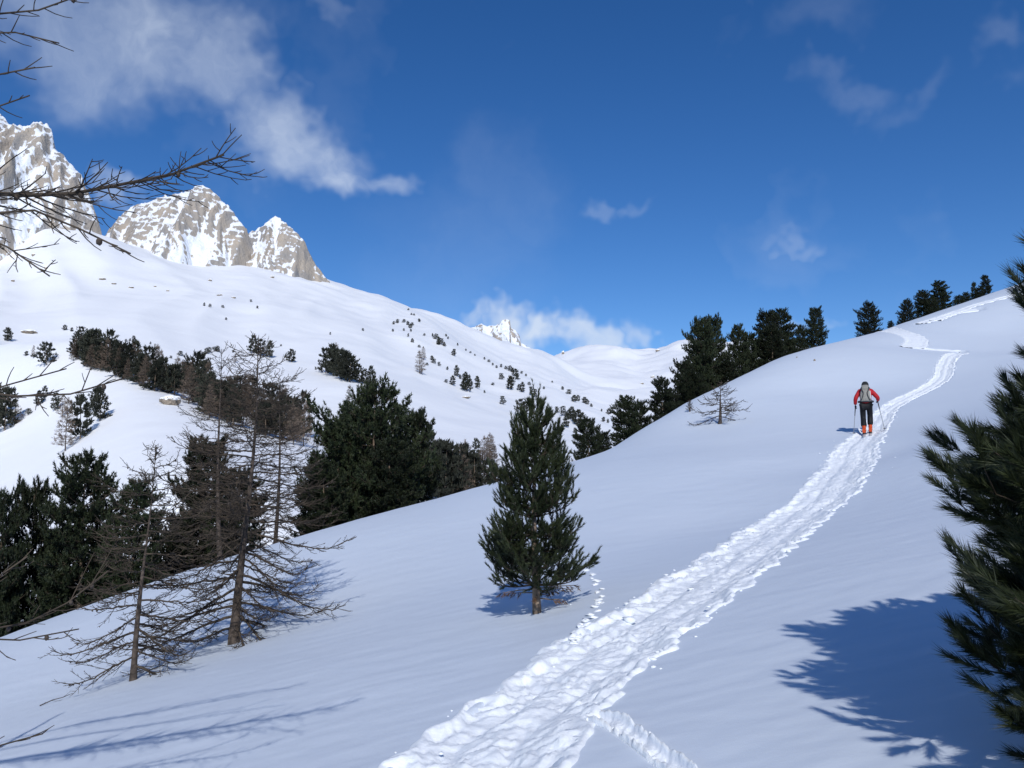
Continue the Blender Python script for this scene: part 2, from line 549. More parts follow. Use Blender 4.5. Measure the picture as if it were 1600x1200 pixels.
def build_tracks():
    for q, (C, H, depth) in enumerate(TRACKS):
        seg = np.linalg.norm(np.diff(C, axis=0), axis=1); s = np.concatenate([[0], np.cumsum(seg)])
        # step grows with distance from where people stand
        pos, out = 0.0, []
        while pos < s[-1]:
            out.append(pos)
            i = min(np.searchsorted(s, pos), len(C) - 1)
            pos += max(.018, .0032 * np.hypot(*C[i]))
        out = np.array(out)
        cx, cy, hh = np.interp(out, s, C[:, 0]), np.interp(out, s, C[:, 1]), np.interp(out, s, H)
        t = np.column_stack([np.gradient(cx), np.gradient(cy)]); t /= np.linalg.norm(t, axis=1)[:, None]
        nx, ny = -t[:, 1], t[:, 0]
        na = 84 if q == 0 else 26
        a = np.linspace(-1.32, 1.32, na)
        X = cx[:, None] + nx[:, None] * a[None] * hh[:, None]; Y = cy[:, None] + ny[:, None] * a[None] * hh[:, None]
        A = np.broadcast_to(np.abs(a)[None], X.shape)
        g = ground0(X.ravel(), Y.ravel()).reshape(X.shape)
        lm = lumps(X, Y) * (1 if q < 2 else 1.2)
        edge = A + .22 * vnoise(X * 2.2, Y * 2.2, 70) + .13 * vnoise(X * 6, Y * 6, 71)
        sg = np.broadcast_to(a[None], X.shape) + .12 * vnoise(X * .9, Y * .9, 75)
        groove = -.032 * (np.exp(-((sg - .38) / .14) ** 2) + np.exp(-((sg + .3) / .16) ** 2)) * (1 if q == 0 else 0)
        lm = lm * (.65 + .6 * sstep(-.3, .5, vnoise(X * .8, Y * .8, 76))) + groove
        ins = 1 - sstep(.78, 1.05, edge)
        berm = np.exp(-((edge - .93) / .16) ** 2)
        z = g + ins * (lm - depth * .55) + berm * (.035 + .6 * np.maximum(lm, -.02)) - sstep(.98, 1.25, edge) * .09
        z = np.where(A > 1.25, g - .12, z)
        n, k = X.shape
        i = np.arange(n - 1)[:, None] * k; j = np.arange(k - 1)[None]
        F = np.stack([i + j, i + j + 1, i + k + j + 1, i + k + j], 2).reshape(-1, 4)
        me = mesh_np('ski_track', np.column_stack([X.ravel(), Y.ravel(), z.ravel()]), F[:, ::-1] if q < 0 else F, [M_TRACK], smooth=True)
        o = link('ski_track', me, kind='structure', label=['trodden ski touring track up the snow slope', 'narrow side track leaving the trodden track', 'hairpin of the track high on the slope',
                                                            'zigzag of the track below the brow', 'thin track along the upper brow', 'faint old track below the brow'][q])
        me.flip_normals() if me.polygons[len(me.polygons) // 2].normal.z < 0 else None


build_tracks()


def ico():
    t = (1 + 5 ** .5) / 2
    V = np.array([(-1, t, 0), (1, t, 0), (-1, -t, 0), (1, -t, 0), (0, -1, t), (0, 1, t), (0, -1, -t), (0, 1, -t), (t, 0, -1), (t, 0, 1), (-t, 0, -1), (-t, 0, 1)], float)
    F = np.array([(0, 11, 5), (0, 5, 1), (0, 1, 7), (0, 7, 10), (0, 10, 11), (1, 5, 9), (5, 11, 4), (11, 10, 2), (10, 7, 6), (7, 1, 8), (3, 9, 4), (3, 4, 2), (3, 2, 6), (3, 6, 8), (3, 8, 9), (4, 9, 5), (2, 4, 11), (6, 2, 10), (8, 6, 7), (9, 8, 1)])
    return V / np.linalg.norm(V[0]), F


ICO_V, ICO_F = ico()


def build_clods():
    P, S = [], []
    C, H, _ = TRACKS[0]
    r = np.random.default_rng(5)
    for i in range(380):
        k = int(len(C) * r.random() ** 1.5); k = min(k, len(C) - 2)
        t = C[k + 1] - C[k]; t /= np.linalg.norm(t) + 1e-9
        side = r.choice([-1, 1]); off = H[k] * (1 + r.normal(0, .13)) if r.random() < .75 else H[k] * r.uniform(-1, 1)
        if r.random() < .08: off = H[k] * (1.1 + r.exponential(.25))
        p = C[k] + np.array([-t[1], t[0]]) * side * off
        P.append(p); S.append(.007 + r.exponential(.007))
    # crumbs along the brow
    for i in range(0):
        a, b = r.choice([(0, 0), (1, 0), (2, 0)]), r.random()
        q = [(905, 722), (960, 695), (1000, 674), (1060, 638)]
        j = int(r.integers(0, 3)); w = r.random()
        g = on_ground(q[j][0] * (1 - w) + q[j + 1][0] * w + r.normal(0, 9), q[j][1] * (1 - w) + q[j + 1][1] * w + 4 + abs(r.normal(0, 6)))
        P.append(g[:2]); S.append(.02 + r.exponential(.03))
    P = np.array(P); S = np.minimum(np.array(S), .13)
    m, _ = track_field(P[:, 0].copy(), P[:, 1].copy())
    z = ground0(P[:, 0], P[:, 1]) - np.where(m > .2, .03, 0) + S * .25
    n = len(P)
    V = ICO_V[None] * (1 + .25 * r.normal(size=(n, 12, 1))) * S[:, None, None] * np.array([1.25, 1.05, .6])
    V = V + np.column_stack([P, z])[:, None]
    F = (ICO_F[None] + np.arange(n)[:, None, None] * 12).reshape(-1, 3)
    link('snow_clods', mesh_np('snow_clods', V.reshape(-1, 3), F, [M_TRACK], smooth=True), kind='stuff', label='loose crumbs and clods of snow kicked out along the track', cat='snow')


build_clods()


def build_footprints():
    """line of small animal prints from the young pine down to the track"""
    pix = catmull(np.array([(922, 893, 0), (933, 910, 0), (938, 930, 0), (932, 950, 0), (925, 965, 0), (912, 980, 0), (900, 993, 0), (893, 1003, 0)], float), 22)
    r = np.random.default_rng(8)
    n = 0
    proto = {}
    for i, p in enumerate(pix):
        g = on_ground(p[0] + (3 if i % 2 else -3) + r.normal(0, 1), p[1] + r.normal(0, 1))
        a = np.linspace(0, 2 * math.pi, 14, endpoint=False)
        if i < 5:
            prof = [(.30, -.004), (.55, -.012), (.72, .022), (.9, .03), (1.15, .014), (1.5, -.012)]
            V = [[0, 0, -.004]]
            for rr, zz in prof:
                k = 1 + .22 * np.sin(a * 2 + r.random() * 6) + .15 * r.normal(size=14)
                V += [[rr * .055 * q * math.cos(t), rr * .055 * q * math.sin(t), zz] for q, t in zip(k, a)]
            F4, F3 = [], [[0, 1 + j, 1 + (j + 1) % 14] for j in range(14)]
            for b in range(len(prof) - 1):
                F4 += [[1 + b * 14 + j, 1 + (b + 1) * 14 + j, 1 + (b + 1) * 14 + (j + 1) % 14, 1 + b * 14 + (j + 1) % 14] for j in range(14)]
            proto[i] = mesh_np('paw_print', V, [np.array(F4), np.array(F3)], [M_TRACK], smooth=True)
        o = link('paw_print', proto[i % 5], TRAIL)
        o.location = g
        o.rotation_euler = (0, -.2, r.random() * 6)
        s = r.uniform(.5, .85); o.scale = (s, s, s * .8)


TRAIL = link('animal_trail', None, label='line of small paw prints in the snow beside the young pine', cat='footprints')
build_footprints()

# ------------------------------------------------------------------ the far side of the valley
FAR = [
    (-900, 1150, 60), (-300, 1120, 60), (200, 1080, 60), (700, 980, 60), (1300, 900, 80), (-500, 900, 120), (0, 900, 120), (300, 885, 120), (600, 860, 125), (800, 830, 140), (1000, 770, 190), (1200, 720, 300), (1600, 720, 300), (2000, 740, 300),
    (-600, 700, 200), (-600, 500, 400), (-300, 720, 260), (-300, 560, 420), (0, 760, 215), (0, 650, 300), (100, 720, 205), (100, 640, 275), (200, 760, 150), (200, 665, 215),
    (300, 800, 125), (300, 705, 170), (450, 830, 125), (450, 750, 158), (600, 810, 155), (690, 785, 185), (690, 740, 230), (780, 775, 195), (780, 727, 260), (860, 725, 280),
    (-100, 545, 400), (20, 541, 380), (120, 537, 350), (200, 585, 295), (300, 640, 240), (400, 685, 210), (490, 712, 200), (600, 740, 220),
    (20, 543, 450), (120, 543, 420), (200, 572, 375), (300, 612, 350), (400, 650, 320), (500, 668, 310),
    (-600, 300, 1000), (-200, 470, 600), (-150, 400, 950), (0, 505, 520), (0, 468, 700), (0, 405, 1000), (90, 356, 1090), (40, 372, 1080), (200, 510, 520), (200, 450, 800), (190, 378, 1120), (300, 530, 520), (340, 450, 900), (330, 416, 1130), (420, 418, 1200),
    (430, 570, 480), (450, 500, 720), (510, 444, 1290), (550, 610, 410), (550, 530, 700), (550, 480, 1050), (585, 462, 1320), (640, 650, 390), (640, 570, 650), (640, 505, 1000),
    (690, 690, 320), (700, 630, 480), (700, 568, 750), (700, 522, 1020), (760, 660, 440), (760, 595, 720), (760, 556, 930), (830, 675, 430), (830, 620, 660), (830, 588, 840),
    (900, 690, 420), (900, 650, 590), (900, 618, 770), (960, 705, 390), (960, 660, 600), (960, 643, 700), (1010, 705, 420), (1030, 670, 650),
    (640, 480, 1250), (560, 452, 1420), (500, 470, 1800), (590, 480, 1800), (430, 440, 1700), (200, 430, 1700), (60, 420, 1500), (0, 420, 1700), (-600, 420, 2000),
    (760, 566, 1080), (830, 600, 990), (900, 632, 900), (960, 658, 820),
    (640, 474, 1560), (670, 484, 1620), (720, 506, 1700), (780, 532, 1750), (830, 546, 1800), (870, 562, 1850),
    (700, 516, 1330), (760, 552, 1350), (830, 580, 1330), (900, 602, 1300), (960, 609, 1250), (1000, 612, 1230),
    (870, 567, 2300), (905, 592, 1750), (870, 556, 2900), (895, 545, 2950), (920, 538, 3000), (960, 545, 3000), (1010, 546, 3000), (1050, 534, 3000), (1080, 532, 3000), (1200, 530, 3000),
    (960, 588, 1950), (1050, 603, 1700), (1050, 565, 2400), (1000, 645, 1000), (1060, 640, 1000), (1150, 610, 1500), (1300, 580, 2300), (1700, 600, 2500), (2000, 650, 1500),
    (900, 570, 4000), (1100, 570, 4000), (700, 560, 2600), (800, 562, 2900), (500, 520, 3000), (0, 480, 3000), (-600, 480, 3500), (1700, 640, 4200),
]
fp = []
for px, py, D in FAR:
    r_ = ray(px, py)
    fp.append((r_[0] * 3.2, math.log(D) * 1.15, r_[2]))
fp = np.array(fp)
_far = TPS(fp[:, :2], fp[:, 2], 1e-4)


def far0(x, y):
    u, D = x / y, y
    t = _far(u * 3.2, np.log(D) * 1.15)
    k = sstep(150, 400, D)
    t = t + (.0075 * fbm(x / 240, y / 300, 4, 77) + .0009 * vnoise(x / 22, y / 30, 78)) * k
    t = t - .0085 * np.abs(vnoise(u * 14 + .8 * vnoise(u * 5, np.log(D) * 2, 80), np.log(D) * 1.6, 79)) * sstep(420, 700, D)
    return t * D


def far_hit(px, py, d0=120, d1=3600):
    return hit(px, py, far0, d0, d1, 900)


def build_far():
    u = np.linspace(-1.7, 1.05, 460)
    D = np.exp(np.linspace(math.log(55), math.log(4300), 440))
    U, DD = np.meshgrid(u, D)
    x, y = (U * DD).ravel(), DD.ravel()
    z = far0(x, y)
    n, k = U.shape
    i = np.arange(n - 1)[:, None] * k; j = np.arange(k - 1)[None]
    F = np.stack([i + j, i + j + 1, i + k + j + 1, i + k + j], 2).reshape(-1, 4)
    link('mountainside', mesh_np('mountainside', np.column_stack([x, y, z]), F, [M_FAR], smooth=True), kind='structure', label='sunlit snow-covered mountainside across the valley')


build_far()


def build_peak(name, label, sil, D0, front, kf, amp, res, seed, base, scale=1.0, snowy=0.0):
    """rock peak: ridge line sil (pixels) at distance D0, buttresses and gullies falling to the front, snow lying in gullies and on ledges"""
    S = np.array([at(px, py, D0) for px, py in sil])
    x = np.arange(S[0, 0], S[-1, 0], res)
    y = np.concatenate([np.arange(D0 - front, D0 + 12, res), np.arange(D0 + 12, D0 + 90, res * 3)])
    Z = np.interp(x, S[:, 0], S[:, 2])
    X, Y = np.meshgrid(x, y); ZZ = np.broadcast_to(Z[None], X.shape)
    s = scale
    wob = 14 * s * vnoise(X / (60 * s), np.zeros_like(X), seed)
    d = D0 + wob - Y
    z = ZZ - np.where(d > 0, kf * d, -1.5 * d)
    wx = X + 16 * s * vnoise(X / (45 * s), Y / (45 * s), seed + 9) + .25 * (Y - D0)
    rid = 1 - np.abs(vnoise(wx / (44 * s), Y / (130 * s), seed + 1)) * 2.2
    rid2 = 1 - np.abs(vnoise(wx / (17 * s), Y / (48 * s), seed + 2)) * 2.2
    fine = fbm(X / (7 * s), Y / (9 * s), 3, seed + 3)
    f = sstep(-2, 26 * s, np.abs(d))
    z = z + amp * f * (.95 * rid - .45) + amp * .5 * (f * .85 + .15) * (rid2 - .45) + amp * .16 * fine
    step = 11 * s          # broken, tilted ledges
    q = (z + .22 * X) / step + .9 * vnoise(X / (34 * s), Y / (34 * s), seed + 5)
    fr = q - np.floor(q)
    z = z + .22 * step * (np.floor(q) + sstep(.3, .7, fr) - q)
    ledge = np.exp(-((fr - .12) / .16) ** 2) + np.exp(-((fr - 1.05) / .16) ** 2)
    gx = np.gradient(z, axis=1) / res; gy = np.gradient(z, axis=0) / np.gradient(y)[:, None]
    nz = 1 / np.sqrt(1 + gx ** 2 + gy ** 2)
    low = sstep(.35, -.55, rid) * .55 + sstep(.3, -.6, rid2) * .38
    foot = sstep(.45 * front, .8 * front, d)
    cov = 1.35 * (nz - .60) + low + .14 * ledge + .42 * fine + .55 * foot + snowy + .16 * fbm(X / (55 * s), Y / (55 * s), 2, seed + 7)
    z = np.maximum(z, base - 40)
    n, k = X.shape
    i = np.arange(n - 1)[:, None] * k; j = np.arange(k - 1)[None]
    F = np.stack([i + j, i + j + 1, i + k + j + 1, i + k + j], 2).reshape(-1, 4)
    me = mesh_np(name, np.column_stack([X.ravel(), Y.ravel(), z.ravel()]), F, [M_CLIFF], smooth=False)
    at_ = me.attributes.new('snow_cover', 'FLOAT', 'POINT'); at_.data.foreach_set('value', cov.ravel().astype(np.float32))
    link(name, me, kind='structure', label=label)


build_peak('rocky_peak', 'broad snow-dusted rock peak above the snowfield',
           [(150, 420), (185, 345), (205, 322), (225, 316), (255, 308), (290, 298), (315, 289), (332, 297), (345, 310), (360, 325), (374, 342), (388, 360), (393, 378), (400, 400), (412, 430)],
           1330, 190, 1.12, 15, 1.7, 3, 250)
build_peak('rocky_peak', 'sharp rock tooth beside the broad peak',
           [(372, 440), (383, 378), (392, 364), (402, 358), (410, 352), (418, 342), (428, 335), (438, 341), (452, 353), (466, 366), (476, 376), (484, 395), (495, 415), (508, 432), (520, 446), (530, 462)],
           1365, 170, 1.25, 10, 1.6, 21, 250, .8)
build_peak('rocky_peak', 'jagged rock massif with a blocky pinnacle, half hidden by larch twigs',
           [(-260, 150), (-160, 130), (-80, 160), (-30, 150), (0, 178), (8, 182), (18, 198), (28, 205), (34, 197), (45, 194), (60, 189), (72, 192), (82, 205), (86, 228), (98, 240), (112, 256), (124, 272), (136, 300), (150, 335), (160, 370), (170, 420)],
           1180, 260, 1.05, 20, 1.9, 43, 250, 1.0, .14)
build_peak('rocky_peak', 'far pale rock pinnacle under the cloud bank',
           [(715, 520), (738, 511), (745, 508), (752, 505), (756, 508), (768, 509), (780, 506), (785, 500), (792, 498), (797, 500), (798, 512), (806, 515), (812, 524), (814, 534), (830, 544), (850, 552)],
           3200, 240, .8, 14, 3.5, 61, 400, 1.6)

# ------------------------------------------------------------------ conifers
def unit(v):
    return v / (np.linalg.norm(v, axis=-1, keepdims=True) + 1e-9)


def needles(P, A, L, k, nl, w, phi, r):
    """k needles on every shoot (base P, axis A, length L): one thin triangle each"""
    n = len(P)
    t = r.random((n, k)) ** .8
    ref = np.where(np.abs(A[:, 2:3]) < .8, np.array([[0, 0, 1.0]]), np.array([[1.0, 0, 0]]))
    B = unit(np.cross(A, ref)); C = np.cross(A, B)
    a = r.random((n, k)) * 2 * math.pi
    ph = phi * (.55 + .75 * r.random((n, k))) * (1.15 - .55 * t)
    rad = B[:, None] * np.cos(a)[..., None] + C[:, None] * np.sin(a)[..., None]
    d = A[:, None] * np.cos(ph)[..., None] + rad * np.sin(ph)[..., None]
    base = P[:, None] + A[:, None] * (t * L[:, None])[..., None]
    ln = nl * (.7 + .5 * r.random((n, k)))
    tip = base + d * ln[..., None]
    side = unit(np.cross(d, r.normal(size=(n, k, 3)))) * w
    V = np.stack([base - side, base + side, tip], 2).reshape(-1, 3)
    return V


def gen_pine(seed, H, prof, nwh, per, shootL, k, nl, w, phi=.75, tr=.05, e0=.0, e1=1.0, sub=.5, subn=6, mats=None, bare=.04, wood=True, up=.5, lead=.0, jit=.25, cut=None, lo=0.0, cv=2.2, den=.75, topup=.55):
    """Swiss stone pine: whorled boughs turning up at the tips, bottle-brush shoots. returns trunk and crown meshes"""
    r = np.random.default_rng(seed)
    T, Cw = MB(), MB()
    zz = np.linspace(-.5 if H > 2 else -.25, H * .97, 12)
    ph = r.random() * 6
    bend = lambda z: np.stack([.018 * H * np.sin(z / H * 3 + ph), .018 * H * np.cos(z / H * 2.4 + ph), z], -1)
    T.tube(bend(zz), tr * (1.03 - .98 * np.clip(zz / H, 0, 1)) * np.where(zz < .1 * H, 1.12, 1), 9)
    SP_, SA, SL = [], [], []
    for i in range(nwh):
        f = (i + r.random() * .6) / nwh
        h = H * (bare + (.97 - bare) * f)
        for j in range(per):
            az = 2 * math.pi * (j / per) + i * 2.4 + r.normal(0, .3)
            l = prof(h / H) * H * (1 + r.normal(0, jit))
            if l < .02 * H: l = .02 * H
            if cut is not None and cut(az, h, l): continue
            m = 7; s = np.linspace(0, 1, m)
            e = e0 + lo * (1 - h / H) + (e1 - e0) * s ** cv + r.normal(0, .12) + topup * (h / H) ** 2
            step = l / (m - 1)
            dr = np.stack([np.cos(e) * math.cos(az), np.cos(e) * math.sin(az), np.sin(e)], 1)
            P = bend(np.array([h]))[0] + np.concatenate([[[0, 0, 0]], np.cumsum(dr[:-1] * step * 1.1, 0)])
            if wood:
                Cw.tube(P, np.linspace(tr * .22 * (1.1 - .7 * h / H) + .002 * H / 3, .0015 * H, m), 4, 1)
            SP_.append(P[-1] - dr[-1] * shootL * .4); SA.append(dr[-1]); SL.append(shootL * r.uniform(.8, 1.25))
            nb = max(1, int(round(subn * (.4 + l / (prof(.3) * H + 1e-6)))))
            for b in range(nb):
                q = .22 + .75 * (b + r.random()) / nb
                k0 = min(int(q * (m - 1)), m - 2); tt = q * (m - 1) - k0
                p = P[k0] * (1 - tt) + P[k0 + 1] * tt
                da = r.choice([-1, 1]) * r.uniform(.5, 1.15)
                eb = e[k0] + r.uniform(-.15, .45) + up * .4
                d = np.array([math.cos(eb) * math.cos(az + da), math.cos(eb) * math.sin(az + da), math.sin(eb)])
                bl = sub * l * (1.1 - .75 * q) * r.uniform(.6, 1.2) + shootL * .3
                d2 = unit(d + np.array([0, 0, up]))
                end = p + d * bl * .55 + d2 * bl * .45
                if wood and bl > shootL * .9:
                    Cw.tube([p, p + d * bl * .55, end], [.0022 * H, .0016 * H, .001 * H], 3, 1)
                SP_.append(end - d2 * shootL * .5); SA.append(d2); SL.append(shootL * r.uniform(.75, 1.2))
                for x in range(int(bl / (shootL * den))):
                    u = (x + r.random() * .6) * shootL * den
                    pp = p + d * min(u, bl)
                    d3 = unit(d * .8 + r.normal(0, .45, 3) + np.array([0, 0, up * .7]))
                    SP_.append(pp); SA.append(d3); SL.append(shootL * r.uniform(.6, 1.0))
    for i in range(6):
        SP_.append(bend(np.array([H * (.9 + .018 * i)]))[0]); SA.append(unit(np.array([r.normal(0, .25), r.normal(0, .25), 1.0]))); SL.append(shootL * (1 + lead))
    P, A, L = np.array(SP_), unit(np.array(SA)), np.array(SL)
    V = needles(P, A, L, k, nl, w, phi, r)
    Cw.add(V, np.arange(len(V)).reshape(-1, 3), 0)
    bark, ndl = mats
    return T.mesh('trunk', [bark]), Cw.mesh('crown', [ndl, M_CWOOD], smooth=False)


def place_tree(name, meshes, loc, rz, scale, label, group=None, cat='tree', partnames=('trunk', 'crown')):
    root = link(name, None, loc=loc, label=label, cat=cat, group=group)
    root.rotation_euler = (0, 0, rz)
    root.scale = scale if hasattr(scale, '__len__') else (scale,) * 3
    for pn, me in zip(partnames, meshes):
        link(pn, me, root)
    return root


# --- the young pine standing alone beside the track
def prof_young(f):
    return float(np.interp(f, [0, .08, .2, .35, .5, .65, .78, .9, 1], [.165, .20, .208, .198, .178, .147, .10, .05, .012]))


yp = on_ground(840, 957)
YH = 2.36
t_, c_ = gen_pine(7, YH, prof_young, 14, 8, .15, 66, .050, .0034, .58, .046, .08, .85, .6, 7, (M_PBARK, M_NEEDLE_N), .10, up=.55, lead=.9, jit=.16, lo=-.12, den=.72)
young = place_tree('stone_pine', (t_, c_), yp, .4, 1, 'young bushy green stone pine standing alone beside the ski track')
d = MB(); r = np.random.default_rng(4)
for i in range(9):          # dead lower twigs with brown needles
    az = r.uniform(0, 6.28); l = r.uniform(.3, .58); h = r.uniform(.14, .3)
    P = [(0, 0, h), (math.cos(az) * l * .5, math.sin(az) * l * .5, h - .01), (math.cos(az) * l, math.sin(az) * l, h - .02 + r.normal(0, .03))]
    d.tube(P, [.009, .006, .003], 4, 1)
    Pn = np.array([np.array(P[1]) * (1 - q) + np.array(P[2]) * q for q in np.linspace(.2, 1, 5)])
    An = unit(np.array([[math.cos(az), math.sin(az), -.9]]) + r.normal(0, .3, (5, 3)))
    V = needles(Pn, An, np.full(5, .05), 14, .05, .0035, .7, r)
    d.add(V, np.arange(len(V)).reshape(-1, 3), 0)
link('dead_branches', d.mesh('dead_branches', [M_DEAD, M_PBARK], False), young, label='dry brown lower branches', kind=None)

# --- the near pine at the edge of the track, mostly outside the picture
def prof_near(f):
    return float(np.interp(f, [0, .1, .3, .5, .68, .85, 1], [.44, .48, .50, .49, .42, .26, .03]))


np_x, np_y = 2.86, 3.05
t_, c_ = gen_pine(23, 1.66, prof_near, 18, 11, .16, 190, .075, .0020, .60, .065, .05, .65, .55, 8, (M_PBARK, M_NEEDLE_N), .06, up=.35, jit=.12, den=.62, lo=-.45)
place_tree('stone_pine', (t_, c_), (np_x, np_y, float(ground0(np_x, np_y))), 1.0, 1, 'large long-needled stone pine with thick dark boughs casting a broad shadow on the snow')

# --- grown stone pines beyond the brow
def prof_tall(f):
    return float(np.interp(f, [0, .06, .3, .55, .75, .9, 1], [.15, .19, .21, .20, .17, .115, .04]))


def prof_wide(f):
    return float(np.interp(f, [0, .06, .3, .55, .75, .9, 1], [.26, .31, .33, .30, .24, .15, .04]))


PROTO = [gen_pine(100 + i, 8.0, [prof_tall, prof_wide, prof_tall, prof_wide][i], 25, 6, .20, 20, .15, .022, 1.05, .16, -.05, .38, .55, 8, (M_PBARK, M_NEEDLE), .05, up=.12, jit=.2, den=.9, topup=.4) for i in range(4)]
MIDT = []      # px of stem, py of top, px width, distance behind brow -> forward distance, proto, label id
LAB = {
    'dark': ('dark stone pine in the dense row below the snow edge behind the bare larches', 'pines behind the bare larches'),
    'big': ('broad dark stone pine in the big clump between the bare larches and the young pine', 'pines of the big dark clump'),
    'dip': ('dark stone pine in the dip beyond the snow edge right of the young pine', 'pines in the dip beyond the snow edge'),
    'brow': ('tall dark stone pine in the row along the brow above the lone larch shrub', 'pines along the brow'),
    'sky': ('dark stone pine in the skyline clump beside the topmost zigzag of the track', 'skyline pines by the upper track'),
}
MID = [
    # x, top, width, D, proto, label
    (4, 772, 80, 31, 0, 'dark'), (53, 758, 64, 33, 2, 'dark'), (132, 714, 120, 32, 1, 'dark'), (95, 835, 80, 35, 3, 'dark'), (213, 752, 88, 31, 0, 'dark'), (175, 845, 80, 34, 1, 'dark'),
    (-60, 740, 130, 32, 1, 'dark'), (262, 835, 80, 36, 2, 'dark'), (325, 690, 110, 37, 3, 'dark'), (372, 735, 90, 34, 0, 'dark'), (300, 800, 80, 39, 1, 'dark'),
    (590, 603, 190, 41, 1, 'big'), (642, 645, 96, 43, 3, 'big'), (530, 668, 120, 40, 2, 'big'), (505, 725, 90, 37, 0, 'big'), (560, 645, 130, 45, 3, 'big'), (612, 690, 100, 39, 1, 'big'),
    (918, 655, 48, 44, 0, 'dip'), (942, 675, 40, 46, 2, 'dip'), (980, 620, 52, 47, 1, 'dip'), (1000, 628, 36, 50, 0, 'dip'),
    (1034, 592, 44, 51, 2, 'brow'), (1048, 608, 36, 53, 0, 'brow'), (1066, 566, 50, 56, 3, 'brow'), (1092, 499, 58, 57, 0, 'brow'), (1111, 498, 58, 60, 2, 'brow'), (1080, 580, 50, 54, 1, 'brow'),
    (1130, 560, 46, 58, 1, 'brow'), (1152, 509, 36, 62, 0, 'brow'), (1172, 521, 44, 64, 3, 'brow'), (1196, 488, 46, 66, 2, 'brow'), (1218, 484, 48, 67, 0, 'brow'), (1204, 510, 46, 64, 1, 'brow'), (1232, 520, 30, 68, 2, 'brow'),
    (1252, 509, 26, 72, 0, 'brow'), (1274, 482, 34, 72, 2, 'brow'), (1357, 473, 42, 80, 1, 'alone'), (1391, 502, 12, 84, 0, 'tiny'),
    (1417, 469, 30, 84, 3, 'sky'), (1442, 454, 28, 88, 0, 'sky'), (1468, 440, 32, 88, 2, 'sky'), (1455, 465, 26, 87, 1, 'sky'), (1497, 462, 18, 92, 1, 'sky'), (1508, 457, 16, 93, 0, 'sky'), (1521, 442, 9, 97, 2, 'sky'), (1530, 450, 16, 96, 3, 'sky'), (1539, 431, 18, 97, 2, 'sky'), (1601, 436, 14, 100, 0, 'sky'),
]
LAB['alone'] = ('solitary cone-shaped stone pine on the brow above the skier', None)
LAB['tiny'] = ('tiny stone pine tip just showing over the brow', None)
rr = np.random.default_rng(3)
TWIN = ('one of the two tallest twin pines standing side by side on the brow', 'twin tall pines on the brow')
OWN = {
    (132, 714): ('tallest dome-topped pine of the dark row behind the bare larches', None),
    (53, 758): ('narrow pine with a pointed top beside the tallest dome-topped pine', None),
    (213, 752): ('pine right behind the thin tip of the smaller larch', None),
    (325, 690): ('pine half hidden behind the trunk of the large larch', None),
    (590, 603): ('tallest and broadest pine of the big dark clump', None),
    (642, 645): ('dark pine of the big clump standing beside the valley grove', None),
    (505, 725): ('lowest pine of the big clump next to the slim spire larch', None),
    (980, 620): ('tallest pine in the dip beyond the snow edge', None),
    (918, 655): ('pine in the dip just behind the side of the young pine', None),
    (1092, 499): TWIN, (1111, 498): TWIN,
    (1034, 592): ('bushy pine starting the brow row beside the dip', None),
    (1274, 482): ('slender pine ending the brow row with open sky beside it', None),
    (1252, 509): ('small pine tucked against the slender one ending the brow row', None),
    (1468, 440): ('tallest pine of the skyline clump beside the upper track', None),
    (1539, 431): ('upright pine topping the skyline where the upper track runs out', None),
    (1521, 442): ('thin little pine pole beside the topmost skyline pine', None),
}
for px, py, wpx, D, pr, lab in MID:
    top = at(px, py, D)
    g = float(ground0(top[0], top[1])) - .15
    h = max(top[2] - g, 1.0)
    if 2 * wpx / FPX * D / 2 / h < .5: pr = (pr // 2) * 2
    half = {0: .23, 1: .36, 2: .23, 3: .36}[pr] * 8
    wm = wpx / FPX * D / 2
    sxy = np.clip(wm / half * .92, h / 8 * .40, h / 8 * 1.5)
    label, grp = OWN.get((px, py), LAB[lab])
    place_tree('stone_pine', PROTO[pr], (top[0], top[1], g), rr.uniform(0, 6.28), (sxy, sxy, h / 8 / .995), label, grp)

# --- distant trees on the far side of the valley
def prof_fl(f):
    return float(np.interp(f, [0, .1, .3, .6, 1], [.06, .15, .15, .09, .01]))


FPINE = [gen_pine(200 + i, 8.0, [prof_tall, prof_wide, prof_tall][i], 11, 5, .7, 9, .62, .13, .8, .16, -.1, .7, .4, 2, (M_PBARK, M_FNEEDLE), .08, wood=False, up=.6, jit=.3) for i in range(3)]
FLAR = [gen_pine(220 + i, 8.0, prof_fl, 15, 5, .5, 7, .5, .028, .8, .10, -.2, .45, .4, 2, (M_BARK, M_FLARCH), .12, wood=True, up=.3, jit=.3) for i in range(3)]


def join_parts(me_pair):
    """far tree as one small mesh with two materials"""
    a, b = me_pair
    out = MB()
    for me, off in ((a, 0), (b, 1)):
        V = np.empty(len(me.vertices) * 3); me.vertices.foreach_get('co', V); V = V.reshape(-1, 3)
        tot = np.array([len(p.vertices) for p in me.polygons])
        vi = np.empty(tot.sum(), np.int32); me.loops.foreach_get('vertex_index', vi)
        st = np.concatenate([[0], np.cumsum(tot)[:-1]])
        for kk in np.unique(tot):
            q = np.where(tot == kk)[0]
            F = np.stack([vi[st[q] + c] for c in range(kk)], 1)
            n0 = out.n
            out.add(V, F, off)
    return out.mesh('distant_tree', [a.materials[0], b.materials[0]], False)


